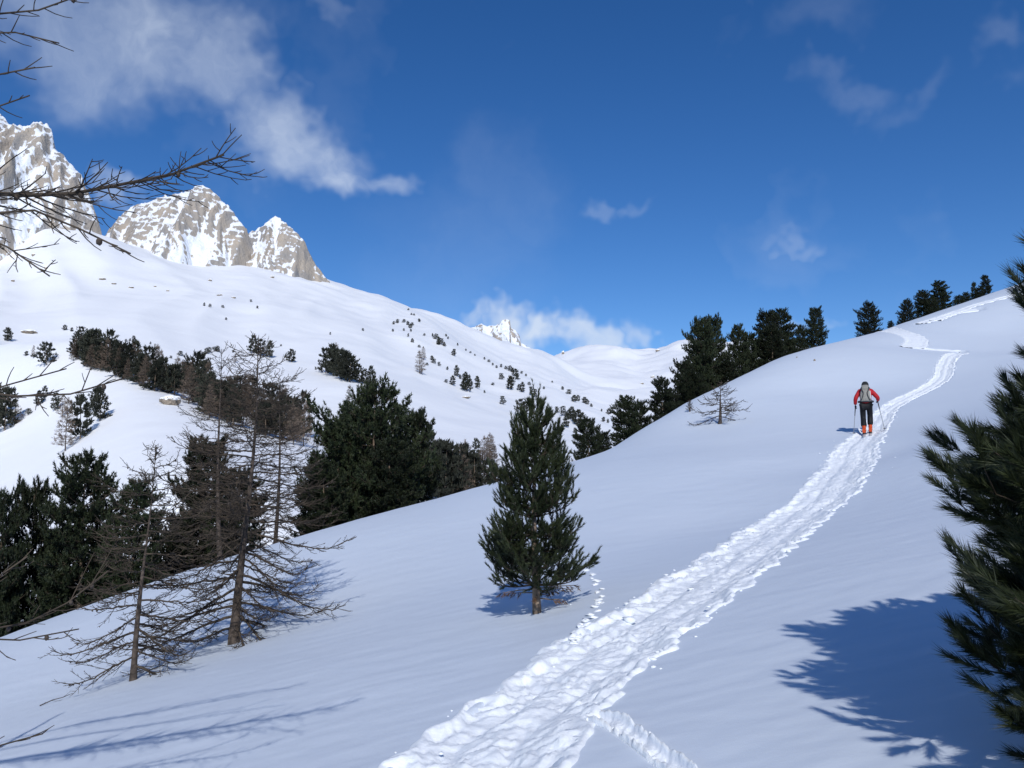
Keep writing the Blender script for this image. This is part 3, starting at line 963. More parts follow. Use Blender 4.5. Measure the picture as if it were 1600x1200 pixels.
FPINE = [join_parts(m) for m in FPINE]; FLAR = [join_parts(m) for m in FLAR]
FAR_LAB = {
    'spur': ('conifer in the dark tree band along the crest of the snowy spur', 'trees of the spur band'),
    'face': ('conifer on the shaded snow face below the spur crest', 'trees on the shaded spur face'),
    'slope': ('small conifer scattered on the open sunlit mountainside', 'trees scattered on the mountainside'),
    'clump': ('stone pine in the tight clump on the sunlit slope above the big dark pines', 'pines of the sunlit clump'),
    'trio': ('stone pine of the small row standing free on the open slope', 'free-standing row of pines'),
    'valley': ('slender conifer in the valley grove between the dark clump and the young pine', 'trees of the valley grove'),
    'bare': ('bare slender larch on the snow rib above the valley grove', 'bare larches on the rib'),
}
far_list = []
def add_far(px, py, hpx, kind, lab): far_list.append((px, py, hpx, kind, lab))


r = np.random.default_rng(17)
band = np.array([(118, 566), (135, 574), (160, 584), (190, 594), (220, 606), (250, 612), (275, 620), (300, 634), (330, 652), (360, 664), (400, 676), (440, 688), (480, 700)], float)
for i in range(96):
    q = (i + r.random()) / 96 * (len(band) - 1); k = int(q); t = q - k
    b = band[k] * (1 - t) + band[min(k + 1, len(band) - 1)] * t
    up = r.random() ** 1.3 * 26
    hp = r.uniform(34, 52) * (1 if 140 < b[0] else .65) * (1 + .25 * (b[0] > 290))
    add_far(b[0] + r.normal(0, 4), b[1] - up, hp, 'L' if r.random() < .45 else 'P', 'spur')
for a in [(12, 533, 20), (72, 570, 32), (41, 556, 7), (101, 516, 8), (112, 518, 6), (126, 533, 21), (119, 533, 14), (134, 536, 14)]: add_far(*a, 'P', 'spur')
add_far(52, 560, 20, 'L', 'spur')
for a in [(8, 672, 62), (-14, 664, 60), (125, 686, 64), (155, 658, 50), (86, 642, 26), (60, 634, 22), (45, 648, 9), (70, 622, 18), (148, 640, 30)]: add_far(*a, 'P', 'face')
for a in [(103, 704, 78), (22, 664, 40), (97, 652, 34)]: add_far(*a, 'L', 'face')
for a in [(395, 552, 26), (407, 556, 24), (421, 559, 25), (455, 566, 19), (447, 559, 6)]: add_far(*a, 'P', 'trio')
for a in [(509, 583, 36), (520, 586, 45), (527, 588, 40), (533, 592, 42), (540, 594, 42), (546, 597, 40), (561, 599, 27), (579, 602, 28), (570, 600, 22), (585, 604, 16)]: add_far(*a, 'P', 'clump')
add_far(524, 584, 46, 'L', 'clump')
sl = [(197, 534, 4), (203, 533, 4), (209, 533, 8), (235, 538, 4), (242, 540, 3), (282, 556, 7), (267, 560, 4), (323, 553, 9), (327, 551, 8), (333, 546, 4), (336, 549, 7), (340, 550, 9), (364, 551, 4), (319, 478, 5), (328, 480, 5), (348, 481, 4), (353, 500, 4), (392, 472, 4), (402, 482, 4), (439, 541, 3), (516, 523, 4), (567, 517, 4),
      (615, 507, 5), (621, 505, 6), (631, 504, 5), (637, 508, 6), (641, 513, 7), (644, 509, 5), (655, 503, 5), (643, 492, 3), (638, 485, 3), (647, 493, 3), (614, 518, 4), (631, 517, 4), (638, 526, 5), (644, 535, 6), (642, 518, 4), (663, 525, 4), (676, 526, 5), (681, 530, 8), (685, 539, 12), (688, 538, 9), (694, 541, 6), (655, 543, 4),
      (675, 563, 7), (678, 568, 7), (686, 572, 6), (667, 571, 4), (709, 556, 10), (699, 578, 5), (713, 588, 16), (707, 602, 14), (697, 598, 5), (719, 592, 6), (724, 590, 6), (728, 596, 14), (730, 612, 24), (726, 610, 18), (735, 604, 10), (746, 607, 18), (770, 602, 4), (757, 614, 4), (783, 593, 9), (785, 632, 12), (797, 609, 20), (799, 601, 12), (797, 580, 8), (801, 582, 7), (805, 588, 11), (808, 593, 9), (816, 613, 15), (811, 610, 9), (827, 602, 5), (830, 618, 13), (836, 621, 12),
      (813, 650, 24), (820, 651, 22), (833, 665, 6), (850, 608, 4), (863, 598, 3), (879, 609, 5), (889, 616, 7), (897, 628, 10), (903, 627, 9), (889, 655, 14), (893, 655, 18), (897, 660, 18), (903, 665, 23), (910, 667, 20), (913, 630, 9), (917, 632, 8), (924, 636, 5), (940, 643, 4), (951, 648, 9), (956, 646, 9), (943, 659, 7), (950, 661, 6), (899, 686, 16), (880, 650, 14), (885, 668, 20), (870, 645, 9), (770, 571, 4), (776, 575, 4), (764, 566, 4), (757, 562, 4), (790, 577, 5), (783, 574, 5), (815, 584, 4), (822, 588, 4), (735, 552, 3), (742, 556, 3), (728, 548, 3), (700, 530, 4), (697, 526, 4), (715, 540, 4)]
for a in sl: add_far(*a, 'P', 'slope')
for a in [(655, 583, 34), (658, 585, 14), (661, 562, 20), (368, 567, 14), (694, 541, 7)]: add_far(*a, 'L', 'slope')
vg = [(676, 776, 80, 'L'), (684, 778, 78, 'P'), (690, 782, 84, 'P'), (697, 786, 86, 'P'), (703, 770, 74, 'L'), (707, 784, 70, 'P'), (712, 778, 70, 'L'), (718, 783, 80, 'L'), (722, 760, 60, 'P'), (726, 758, 66, 'L'), (731, 758, 60, 'L'), (736, 760, 46, 'P'), (742, 772, 58, 'P'), (747, 770, 50, 'L'), (753, 770, 64, 'L'), (762, 770, 46, 'P'), (769, 771, 42, 'P'), (776, 768, 36, 'L'), (784, 765, 30, 'P'), (792, 764, 34, 'P'),
      (728, 786, 22, 'L'), (668, 765, 80, 'P'), (660, 760, 90, 'L'), (600, 690, 40, 'L'), (560, 660, 40, 'L'), (575, 665, 44, 'P'), (615, 668, 46, 'L'), (545, 640, 36, 'L')]
for a in vg: add_far(*a, 'valley')
add_far(744, 717, 29, 'P', 'bare2')
FAR_LAB['bare2'] = ('single green pine beside the bare larches on the snow rib', None)
for a in [(757, 724, 40), (761, 722, 38), (765, 721, 42), (769, 722, 40), (773, 729, 32)]: add_far(*a, 'L', 'bare')
# positions: where the ray to each stem foot meets the mountainside
fl = far_list
Dm = np.exp(np.linspace(math.log(120), math.log(3600), 500))
for px, py, hp, kd, lab in fl:
    ry = ray(px, py)
    g = far0(ry[0] * Dm, Dm) - ry[2] * Dm
    i = int(np.argmax(g > 0)) if (g > 0).any() else int(np.argmax(g))
    p = ry * Dm[i]
    if i > 0 and g[i] > 0 >= g[i - 1]:
        t = g[i - 1] / (g[i - 1] - g[i]); p = ry * (Dm[i - 1] + (Dm[i] - Dm[i - 1]) * t)
    p[2] = float(far0(p[0], p[1]))
    h = hp / FPX * p[1]
    me = (FPINE if kd == 'P' else FLAR)[int(r.integers(0, 3))]
    s = h / 8 * 1.04
    wv = r.uniform(.8, 1.2) * (1.35 if hp < 12 else 1)
    label, grp = FAR_LAB[lab]
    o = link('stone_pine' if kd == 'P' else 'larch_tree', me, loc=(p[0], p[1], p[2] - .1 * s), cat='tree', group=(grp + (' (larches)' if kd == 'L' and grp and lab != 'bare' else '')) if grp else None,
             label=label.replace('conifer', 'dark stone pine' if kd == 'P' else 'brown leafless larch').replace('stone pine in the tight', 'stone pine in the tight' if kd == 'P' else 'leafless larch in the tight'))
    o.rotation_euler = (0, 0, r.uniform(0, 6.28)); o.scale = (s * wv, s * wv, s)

# --- rocks on the far slopes
def boulder(name, px, py, wpx, hpx, label, seed, near=False, depth=.7):
    p = on_ground(px, py) if near else far_hit(px, py)
    w, h = wpx / FPX * p[1] / 2, hpx / FPX * p[1]
    V, F = ICO_V.copy(), ICO_F.copy()
    for _ in range(3):       # subdivide
        mids, Fn, V = {}, [], list(V)
        def mp(a, b):
            kx = (min(a, b), max(a, b))
            if kx not in mids:
                m = (np.array(V[a]) + np.array(V[b])) / 2; V.append(m / np.linalg.norm(m)); mids[kx] = len(V) - 1
            return mids[kx]
        for a, b, c in F:
            x, y, z = mp(a, b), mp(b, c), mp(c, a)
            Fn += [(a, x, z), (b, y, x), (c, z, y), (x, y, z)]
        F = np.array(Fn); V = np.array(V)
    k = 1 + .5 * vnoise(V[:, 0] * 1.2 + seed * 3.3, V[:, 1] * 1.3 + V[:, 2], seed + 4) + .22 * vnoise(V[:, 0] * 1.7 + seed, V[:, 2] * 1.9 + V[:, 1], seed) + .10 * vnoise(V[:, 0] * 5 + V[:, 1] * 3, V[:, 2] * 5, seed + 1)
    V = np.round(V * k[:, None] * 4.5) / 4.5 * .45 + V * k[:, None] * .55
    V = V * np.array([w, w * depth, h * .6]) + np.array([0, 0, h * .4])
    o = link(name, None, loc=p, label=label, cat='rock')
    link('stone', mesh_np('stone', V, F, [M_ROCK]), o)
    cap = V[:, 2] > h * (.42 + .25 * vnoise(V[:, 0] / w * 2, V[:, 1] / w * 2, seed))
    if cap.sum() > 10 and not near:
        W = V * np.array([1.05, 1.05, 1]) + np.array([0, 0, h * .09]); Wl = W.copy()
        Fc = F[np.all(cap[F], 1)]
        uq, inv = np.unique(Fc, return_inverse=True); W = W[uq]; Fc = inv.reshape(-1, 3)
        if len(Fc): link('snow_cap', mesh_np('snow_cap', W, Fc, [M_FAR], smooth=True), o)
    return o


boulder('boulder', 266, 632, 26, 13, 'tan rock outcrop with a snow cap at the end of the tree band', 3)
boulder('boulder', 481, 629, 8, 7, 'small round dark boulder alone on the sunlit slope', 5)
boulder('boulder', 45, 521, 20, 5, 'long snow-dusted rock on the spur crest beside the lone pine', 8)
boulder('boulder', 142, 526, 9, 4, 'small rock beside the pines on the spur crest', 9)
boulder('boulder', 1273, 564, 2.5, 3, 'tiny dark stone poking out of the brow above the skier', 12, True)
boulder('boulder', 1245, 559, 2, 2, 'tiniest dark stone further along the brow', 13, True)
boulder('boulder', 727, 622, 13, 3, 'dark flat rocks below the pines on the open mountainside', 15)

for i, (px, py, w_, h_) in enumerate([(160, 437, 10, 2.5), (178, 444, 8, 2), (205, 450, 6, 2), (242, 448, 4, 2), (262, 455, 5, 2), (328, 439, 5, 3), (365, 466, 6, 2.5), (343, 462, 8, 2), (425, 434, 6, 2.5), (52, 400, 6, 4), (20, 440, 5, 4), (72, 420, 5, 4), (1028, 549, 7, 3), (1003, 600, 6, 2), (1020, 590, 6, 2.5), (880, 553, 4, 4)]):
    o = boulder('boulder', px, py, w_, h_, 'small brown rock showing through the snow high on the mountainside', 20 + i)
    o['group'] = 'rocks on the upper mountainside'

# ------------------------------------------------------------------ bare larches
def curve(P, n):
    return catmull(np.asarray(P, float), n)


def twigs(mb, P, R, r, spacing, tlen, rmin, s0=.12, droop=0.0, depth=2, cones=None, upc=.35):
    """side twigs along a bough, turning up at their tips"""
    seg = np.linalg.norm(np.diff(P, axis=0), axis=1); s = np.concatenate([[0], np.cumsum(seg)]); L = s[-1]
    pos = s0 * L
    side = 1
    while pos < L:
        f = pos / L
        p = np.array([np.interp(pos, s, P[:, k]) for k in range(3)])
        i = min(np.searchsorted(s, pos), len(P) - 1); T = unit(P[i] - P[max(i - 1, 0)])
        S = unit(np.cross(T, [0, 0, 1.0])) * side
        side = -side if r.random() < .8 else side
        a = r.uniform(.55, 1.1)
        d = unit(T * math.cos(a) + S * math.sin(a) * r.uniform(.5, 1) + np.array([0, 0, r.normal(-droop, .35)]))
        l = tlen * (1.05 - .6 * f) * r.uniform(.35, 1.25)
        n = 4
        d2 = unit(d + T * .35 + np.array([0, 0, upc]) + r.normal(0, .15, 3))
        Q = np.array([p, p + d * l * .4, p + d * l * .6 + d2 * l * .15, p + d * l * .65 + d2 * l * .38])
        rb = max(rmin, float(np.interp(pos, s, R)) * .5)
        mb.tube(Q, np.linspace(rb, rmin * .6, n), 3)
        if depth > 1 and l > .12:
            twigs(mb, Q, np.linspace(rb, rmin, n), r, max(.05, spacing * .9), l * .45, rmin * .8, .25, droop * .5, depth - 1, None, upc)
        if cones is not None and r.random() < .10:
            cones.append(p + np.array([0, 0, -.012]))
        pos += spacing * r.uniform(.6, 1.4)


def bough_object(root, P, r0, r1, r, spacing, tlen, rmin, depth=2, droop=.05, s0=.12, cone=.013, upc=.35):
    mb = MB(); cs = []
    P = curve(P, max(8, 3 * len(P)))
    P = P + np.concatenate([[[0, 0, 0]], r.normal(0, .006, (len(P) - 1, 3))])
    R = np.linspace(r0, r1, len(P))
    mb.tube(P, R, 5)
    twigs(mb, P, R, r, spacing, tlen, rmin, s0, droop, depth, cs, upc)
    o = link('branch', mb.mesh('branch', [M_LTWIG]), root)
    if cs and cone:
        cm = MB()
        for c in cs:
            cm.add(ICO_V * np.array([1, 1, 1.3]) * cone * r.uniform(.8, 1.2) + c, ICO_F)
        k = link('cones', cm.mesh('cones', [M_BARK], False), o); k['kind'] = 'stuff'
    return o


def larch(base, H, tr, label, seed, nb, reach, lean=(0, 0), low=.06, spacing=.045, tlen=.42, rmin=.0048, group=None, droop0=-.32, sink=.25, upc=.35):
    r = np.random.default_rng(seed)
    root = link('larch_tree', None, loc=base, label=label, cat='tree', group=group)
    z = np.linspace(-sink, H, 16); ph = r.random() * 6
    X = np.stack([lean[0] * z / H + .02 * H * np.sin(z / H * 4 + ph) * (z / H), lean[1] * z / H + .015 * H * np.sin(z / H * 5 + 1 + ph) * (z / H), z], 1)
    t = MB(); t.tube(X, tr * np.clip(1.0 - z / H, .03, 1) ** 1.15 * np.where(z < .12, 1.25, 1), 9)
    link('trunk', t.mesh('trunk', [M_BARK]), root)
    az = r.random() * 6
    for i in range(nb):
        f = (i + r.random() * .5) / nb
        h = H * (low + (.985 - low) * f)
        az += 2.4 + r.normal(0, .35)
        l = reach(h / H) * r.uniform(.65, 1.2)
        e0 = droop0 * (1 - 1.6 * h / H) + r.normal(0, .12)
        s = np.linspace(0, 1, 8)
        e = e0 - .22 * np.sin(s * 3.0) * (1 - h / H) + 1.1 * s ** 3 + .3 * max(0, h / H - .6)
        a = az + r.normal(0, .25) * s
        d = np.stack([np.cos(e) * np.cos(a), np.cos(e) * np.sin(a), np.sin(e)], 1)
        p0 = np.array([np.interp(h, z, X[:, k]) for k in range(3)])
        P = p0 + np.concatenate([[[0, 0, 0]], np.cumsum(d[:-1] * l / 7, 0)])
        bough_object(root, P, (.006 + .009 * l) * (1.1 - .5 * h / H), rmin, r, spacing, tlen * min(1, .3 + l / 1.2), rmin, upc=upc)
    # leader twigs at the top
    bough_object(root, X[-4:] * 1.0, tr * .14, rmin, r, spacing, tlen * .55, rmin, 1, s0=.02)
    return root


lr = lambda lo, top, pk=.25: (lambda f: lo * float(np.interp(f, [0, .1, pk, .6, .85, 1], [.75, 1, 1, .66, .36, .12])) + top)
big = on_ground(365, 1005)
larch(big, 4.95, .08, 'large leafless larch with wide drooping boughs on the lower snow slope', 31, 84, lr(1.75, .05), (.22, .1), .05)
small = on_ground(208, 1063)
larch(small, 3.35, .046, 'smaller leafless larch with a thin crooked trunk below the large one', 47, 48, lr(1.35, .04), (.10, .05), .06, tlen=.36)
b3 = at(428, 860, 33.0); b3[2] = float(ground0(b3[0], b3[1]))
larch(b3, 33.0 * (ray(436, 585)[2]) - b3[2], .11, 'slim leafless larch with an upright spire behind the large larch', 53, 56, lr(2.3, .08), (.12, 0), .12, spacing=.11, tlen=.75, rmin=.010)
b4 = at(345, 900, 30.5); b4[2] = float(ground0(b4[0], b4[1]))
larch(b4, 30.5 * (ray(322, 545)[2]) - b4[2], .12, 'leafless larch with a bent tip standing close behind the large larch', 59, 60, lr(2.2, .08), (-.45, 0), .15, spacing=.10, tlen=.75, rmin=.009)
sh = on_ground(1125, 662)
k_ = sh[1] / FPX
larch(sh, 66 * k_, .075, 'stunted bare larch shrub alone on the slope below the brow', 61, 26, lr(48 * k_, .02, .4), (.1, 0), .16, spacing=.09, tlen=.45, rmin=.009, droop0=.0)
st = on_ground(1078, 643)
larch(st, .55, .03, 'low brown larch stub at the snow edge beside the stunted larch', 67, 34, lr(.2, .03), (.0, 0), .1, spacing=.05, tlen=.16, rmin=.006, droop0=.3)

# the larch at the left, its trunk outside the picture, boughs reaching in
r = np.random.default_rng(71)
ltx, lty = -5.2, 3.3
lroot = link('larch_tree', None, label='tall leafless larch reaching long twiggy boughs over the valley view', cat='tree', loc=(0, 0, 0))
gz = float(ground0(ltx, lty))
z = np.linspace(gz - .3, 2.6, 14)
t = MB(); t.tube(np.stack([ltx + .03 * np.sin(z), lty + .03 * np.cos(z * 1.3), z], 1), .13 * (1.05 - .9 * (z - gz) / (2.6 - gz)), 10)
link('trunk', t.mesh('trunk', [M_BARK]), lroot)


def left_bough(pix, D0, D1, r0, r1, spacing=.05, tlen=.26, depth=2, droop=.1, s0=.2, upc=.3):
    n = len(pix)
    P = [at(px, py, D0 + (D1 - D0) * i / (n - 1)) for i, (px, py) in enumerate(pix)]
    zt = P[0][2]
    P = [np.array([ltx, lty, zt - .05])] + P
    bough_object(lroot, P, r0, r1, r, spacing * .75, tlen * 1.15, .0028, depth, droop, s0, .011, upc)


left_bough([(-150, 312), (0, 302), (110, 302), (200, 290), (270, 270), (350, 238)], 3.1, 3.0, .026, .004, .024, .34, 2, .12, .3)
left_bough([(-150, 330), (-20, 335), (70, 330), (140, 362), (205, 400)], 3.0, 2.9, .015, .003, .05, .25, 2, .15)
left_bough([(-150, 350), (-40, 375), (30, 395), (75, 430)], 3.2, 3.1, .012, .003, .05, .25, 2, .1)
left_bough([(-150, 40), (-30, 22), (40, 18), (85, 8), (130, -12)], 3.2, 3.1, .013, .003, .045, .2, 2, .05)
left_bough([(-150, 60), (-20, 48), (40, 50), (88, 66)], 3.3, 3.2, .009, .003, .055, .18, 1, .05)
left_bough([(-150, 130), (-30, 118), (20, 112), (52, 104)], 3.0, 2.9, .009, .003, .06, .14, 1, .0)
left_bough([(-150, 190), (-40, 178), (15, 158), (48, 146)], 3.2, 3.2, .008, .003, .09, .14, 1, .0)
left_bough([(-200, 600), (-20, 613), (70, 618), (130, 612), (190, 590)], 3.2, 3.3, .014, .003, .06, .26, 2, .2, upc=.0)
left_bough([(-200, 640), (-20, 605), (40, 596), (100, 575)], 3.4, 3.5, .009, .003, .08, .22, 1, .0)
left_bough([(-200, 1010), (-20, 985), (60, 970), (110, 940), (168, 893)], 3.6, 3.9, .014, .003, .09, .30, 2, .0)
left_bough([(-200, 950), (-40, 925), (10, 895), (42, 870)], 3.4, 3.5, .010, .003, .06, .25, 1, .0)
left_bough([(-200, 1000), (-30, 995), (60, 1002), (120, 985)], 3.5, 3.8, .010, .003, .07, .25, 2, .05)
left_bough([(-200, 1205), (-30, 1172), (20, 1152), (66, 1142)], 3.3, 3.4, .009, .003, .06, .18, 1, .0)
for i in range(9):       # the rest of its crown, out of the picture
    h = gz + .8 + i * .5; az = math.pi / 2 + r.uniform(.35, 4.2); l = r.uniform(.8, 1.4) * (1 - i / 13)
    P = [np.array([ltx, lty, h]), np.array([ltx + math.cos(az) * l * .5, lty + math.sin(az) * l * .5, h - .06]), np.array([ltx + math.cos(az) * l, lty + math.sin(az) * l, h + .05])]
    bough_object(lroot, P, .014, .003, r, .09, .25, .0024, 1)

# fallen twigs on the snow
def fallen(px, py, L, rz, label, seed):
    r = np.random.default_rng(seed); p = on_ground(px, py)
    mb = MB(); P = np.array([(-L * .5, 0, .0), (-L * .1, .02, .03), (L * .2, -.01, .035), (L * .5, .02, .05)])
    mb.tube(P, [.008, .006, .005, .003], 4); twigs(mb, P, np.array([.008, .006, .005, .003]), r, .16, .18, .003, .1, -.1, 1)
    o = link('fallen_twig', mb.mesh('fallen_twig', [M_LTWIG]), loc=p, label=label, cat='twig'); o.rotation_euler = (0, -.2, rz)


fallen(88, 1096, .42, .3, 'dry larch twig lying on the snow below the smaller larch', 5)
fallen(280, 1024, .14, .8, 'short dry twig poking out of the snow between the two larches', 6)

# ------------------------------------------------------------------ the ski tourer
def plain(name, c, rough=.6, c2=None, scale=40, bump=.15):
    return noise_mat(name, c, c2 or tuple(x * .75 for x in c), scale, rough, 3, bump, scale * 2, bdist=.004)


M_RED = plain('red_jacket_fabric', (.50, .022, .03))
M_BLACK = plain('black_trouser_fabric', (.012, .013, .016))
M_PACK = plain('grey_pack_fabric', (.30, .29, .26))
M_STRAP = plain('dark_webbing', (.05, .052, .06))
M_ORANGE = plain('orange_boot_plastic', (.62, .09, .025), .35)
M_GLOVE = plain('dark_glove', (.035, .03, .05))
M_CAP = plain('dark_knit_cap', (.03, .032, .035), .9)
M_SKIN = plain('skin', (.55, .33, .24), .5)
M_SKI = plain('white_ski_topsheet', (.62, .60, .60), .3)
M_SKID = plain('black_ski_parts', (.03, .03, .035), .4)
M_POLE = plain('grey_pole_metal', (.30, .32, .35), .35)
M_SUNEDGE = plain('painted_pack_highlight', (.70, .70, .68))  # sunlight on the pack's edge, put into a pale colour


def skin_mesh(name, verts, edges, radii, m, sub=2, root=0):
    me = bpy.data.meshes.new(name + '_cage'); me.from_pydata([tuple(v) for v in verts], edges, [])
    o = bpy.data.objects.new(name + '_cage', me); COL.objects.link(o)
    sk = o.modifiers.new('skin', 'SKIN'); sk.use_smooth_shade = True
    ly = me.skin_vertices[0].data if me.skin_vertices else None
    if ly is None:
        bpy.context.view_layer.objects.active = o
        bpy.ops.mesh.customdata_skin_add(); ly = me.skin_vertices[0].data
    for v, q in zip(ly, radii):
        v.radius = q if hasattr(q, '__len__') else (q, q)
    ly[root].use_root = True
    sb = o.modifiers.new('sub', 'SUBSURF'); sb.levels = sub; sb.render_levels = sub
    dg = bpy.context.evaluated_depsgraph_get()
    out = bpy.data.meshes.new_from_object(o.evaluated_get(dg)); out.name = name
    bpy.data.objects.remove(o)
    out.materials.clear(); out.materials.append(m)
    out.polygons.foreach_set('use_smooth', np.ones(len(out.polygons), bool))
    return out


foot = on_ground(1355, 676)
ci = int(np.argmin(np.linalg.norm(TRACKS[0][0] - foot[:2], axis=1)))
tg = unit(TRACKS[0][0][min(ci + 25, 899)] - TRACKS[0][0][ci])
YAW = -min(math.atan2(tg[0], tg[1]), math.radians(24))
gfoot = float(ground0(foot[0], foot[1])) - .03
slope_y = (float(ground0(foot[0] + math.sin(-YAW) * .8, foot[1] + math.cos(YAW) * .8)) - float(ground0(foot[0] - math.sin(-YAW) * .8, foot[1] - math.cos(YAW) * .8))) / 1.6
person = link('person', None, loc=(foot[0], foot[1], gfoot), label='ski tourer in red jacket and black trousers climbing away with two poles', cat='person')
person.rotation_euler = (0, 0, YAW)
LFT, RGT = -.12, .14         # fore-aft place of the two feet
zl, zr = slope_y * LFT + .05, slope_y * RGT + .05
J = dict(pel=(0, -.02, .93), wai=(0, .03, 1.08), che=(0, .12, 1.30), nec=(0, .19, 1.45), hb=(0, .24, 1.53), ht=(0, .26, 1.66),
         ls=(-.19, .14, 1.38), le=(-.31, .05, 1.14), lw=(-.32, .17, .95), rs=(.19, .15, 1.38), re=(.37, .13, 1.16), rw=(.36, .34, 1.09),
         lh=(-.10, -.02, .89), lk=(-.10, .08, .50 + zl), la=(-.085, LFT - .02, .17 + zl), rh=(.10, -.01, .89), rk=(.11, .18, .52 + zr), ra=(.10, RGT - .02, .17 + zr))
names = list(J)
E = [('pel', 'wai'), ('wai', 'che'), ('che', 'nec'), ('nec', 'hb'), ('hb', 'ht'), ('che', 'ls'), ('ls', 'le'), ('le', 'lw'), ('che', 'rs'), ('rs', 're'), ('re', 'rw'),
     ('pel', 'lh'), ('lh', 'lk'), ('lk', 'la'), ('pel', 'rh'), ('rh', 'rk'), ('rk', 'ra')]
RAD = dict(pel=(.13, .11), wai=(.13, .10), che=(.16, .11), nec=.055, hb=.075, ht=.085, ls=.065, le=.042, lw=.03, rs=.065, re=.042, rw=.03, lh=.085, lk=.055, la=.04, rh=.085, rk=.055, ra=.04)
link('body', skin_mesh('body', [J[n] for n in names], [(names.index(a), names.index(b)) for a, b in E], [RAD[n] for n in names], M_SKIN), person)


def garment(name, keys, edges, rad, m, label=None):
    link(name, skin_mesh(name, [J[k] for k in keys], [(keys.index(a), keys.index(b)) for a, b in edges], rad, m), person, label=label)


J['hem'] = (0, -.03, .90)
garment('jacket', ['hem', 'wai', 'che', 'nec', 'ls', 'le', 'lw', 'rs', 're', 'rw'], [('hem', 'wai'), ('wai', 'che'), ('che', 'nec'), ('che', 'ls'), ('ls', 'le'), ('le', 'lw'), ('che', 'rs'), ('rs', 're'), ('re', 'rw')],
        [(.19, .15), (.18, .14), (.20, .14), .08, .09, .068, .055, .09, .07, .055], M_RED)
garment('trousers', ['pel', 'lh', 'lk', 'la', 'rh', 'rk', 'ra'], [('pel', 'lh'), ('lh', 'lk'), ('lk', 'la'), ('pel', 'rh'), ('rh', 'rk'), ('rk', 'ra')], [(.16, .135), .115, .088, .102, .115, .088, .102], M_BLACK)
cp = MB(); cp.lathe([(.001, .125), (.05, .118), (.088, .085), (.108, .03), (.112, -.02), (.108, -.035), (.10, -.03)], 16, origin=(0, .255, 1.60))
link('cap', cp.mesh('cap', [M_CAP]), person)
for nm, wk, ek, sx in (('l', 'lw', 'le', -1), ('r', 'rw', 're', 1)):
    w = np.array(J[wk]); d_ = unit(w - np.array(J[ek])); palm = w + d_ * .07
    vs, es, rd = [w, palm], [(0, 1)], [.036, (.042, .028)]
    for q in range(4):
        off = np.array([0, .03 - q * .02, 0]) if sx < 0 else np.array([.0, .03 - q * .02, 0])
        k1 = palm + off + d_ * .035; k2 = k1 + np.array([-sx * .03, 0, -.02]) + d_ * .012; k3 = k2 + np.array([-sx * .02, 0, .012])
        b = len(vs); vs += [k1, k2, k3]; es += [(1, b), (b, b + 1), (b + 1, b + 2)]; rd += [.013, .012, .010]
    tb = palm + np.array([-sx * .025, .03, .0]); b = len(vs)
    vs += [tb, tb + np.array([-sx * .02, .02, -.015])]; es += [(1, b), (b, b + 1)]; rd += [.014, .012]
    link('glove', skin_mesh('glove', vs, es, rd, M_GLOVE, 1), person)
for ft, x, zz in ((LFT, -.085, zl), (RGT, .10, zr)):
    bt = link('boot', None, person); bt.location = (x, ft, zz - .02)
    m_ = MB()
    sec = [(-.13, .0, .05, .14), (-.10, .0, .058, .17), (0, .0, .055, .16), (.08, .0, .055, .10), (.15, .0, .048, .08), (.19, .0, .03, .06)]
    a = np.linspace(0, 2 * math.pi, 12, endpoint=False)
    V = np.array([[hw_ * np.sign(math.cos(t)) * abs(math.cos(t)) ** .6, y, hh / 2 + hh / 2 * np.sign(math.sin(t)) * abs(math.sin(t)) ** .6] for y, _, hw_, hh in sec for t in a])
    n = len(sec); F = [[i * 12 + j, i * 12 + (j + 1) % 12, (i + 1) * 12 + (j + 1) % 12, (i + 1) * 12 + j] for i in range(n - 1) for j in range(12)]
    m_.add(V, F); V0 = [list(range(12))[::-1]]
    m_.add(V[:12], [list(range(11, -1, -1))]); m_.add(V[-12:], [list(range(12))])
    link('shell', m_.mesh('shell', [M_ORANGE]), bt)
    c = MB(); c.lathe([(.062, .12), (.066, .16), (.066, .20), (.066, .23), (.06, .235)], 14, origin=(0, -.05, 0), squash=(.9, 1.05))
    link('cuff', c.mesh('cuff', [M_ORANGE]), bt)
    s_ = MB(); s_.add(np.array([(x_, y_, z_) for z_ in (-.022, 0.002) for x_, y_ in ((-.05, -.14), (.05, -.14), (.045, .17), (-.045, .17))]), [(0, 3, 2, 1), (4, 5, 6, 7), (0, 1, 5, 4), (1, 2, 6, 5), (2, 3, 7, 6), (3, 0, 4, 7)])
    link('sole', s_.mesh('sole', [M_SKID], False), bt)

SIN, COS = math.sin(YAW), math.cos(YAW)


def to_world(p):
    return Vector((foot[0] + p[0] * COS - p[1] * SIN, foot[1] + p[0] * SIN + p[1] * COS, gfoot + p[2]))


def loft(mb, secs, n=20, m=0, pw=.55):
    """secs: (centre xyz, half width x, half depth y)"""
    a = np.linspace(0, 2 * math.pi, n, endpoint=False)
    sg = lambda v: np.sign(v) * np.abs(v) ** pw
    V = np.vstack([np.column_stack([c[0] + hx * sg(np.cos(a)), c[1] + hy * sg(np.sin(a)), np.full(n, c[2])]) for c, hx, hy in secs])
    F = [[i * n + j, i * n + (j + 1) % n, (i + 1) * n + (j + 1) % n, (i + 1) * n + j] for i in range(len(secs) - 1) for j in range(n)]
    mb.add(V, F, m); mb.add(V[:n], [list(range(n))[::-1]], m); mb.add(V[-n:], [list(range(n))], m)


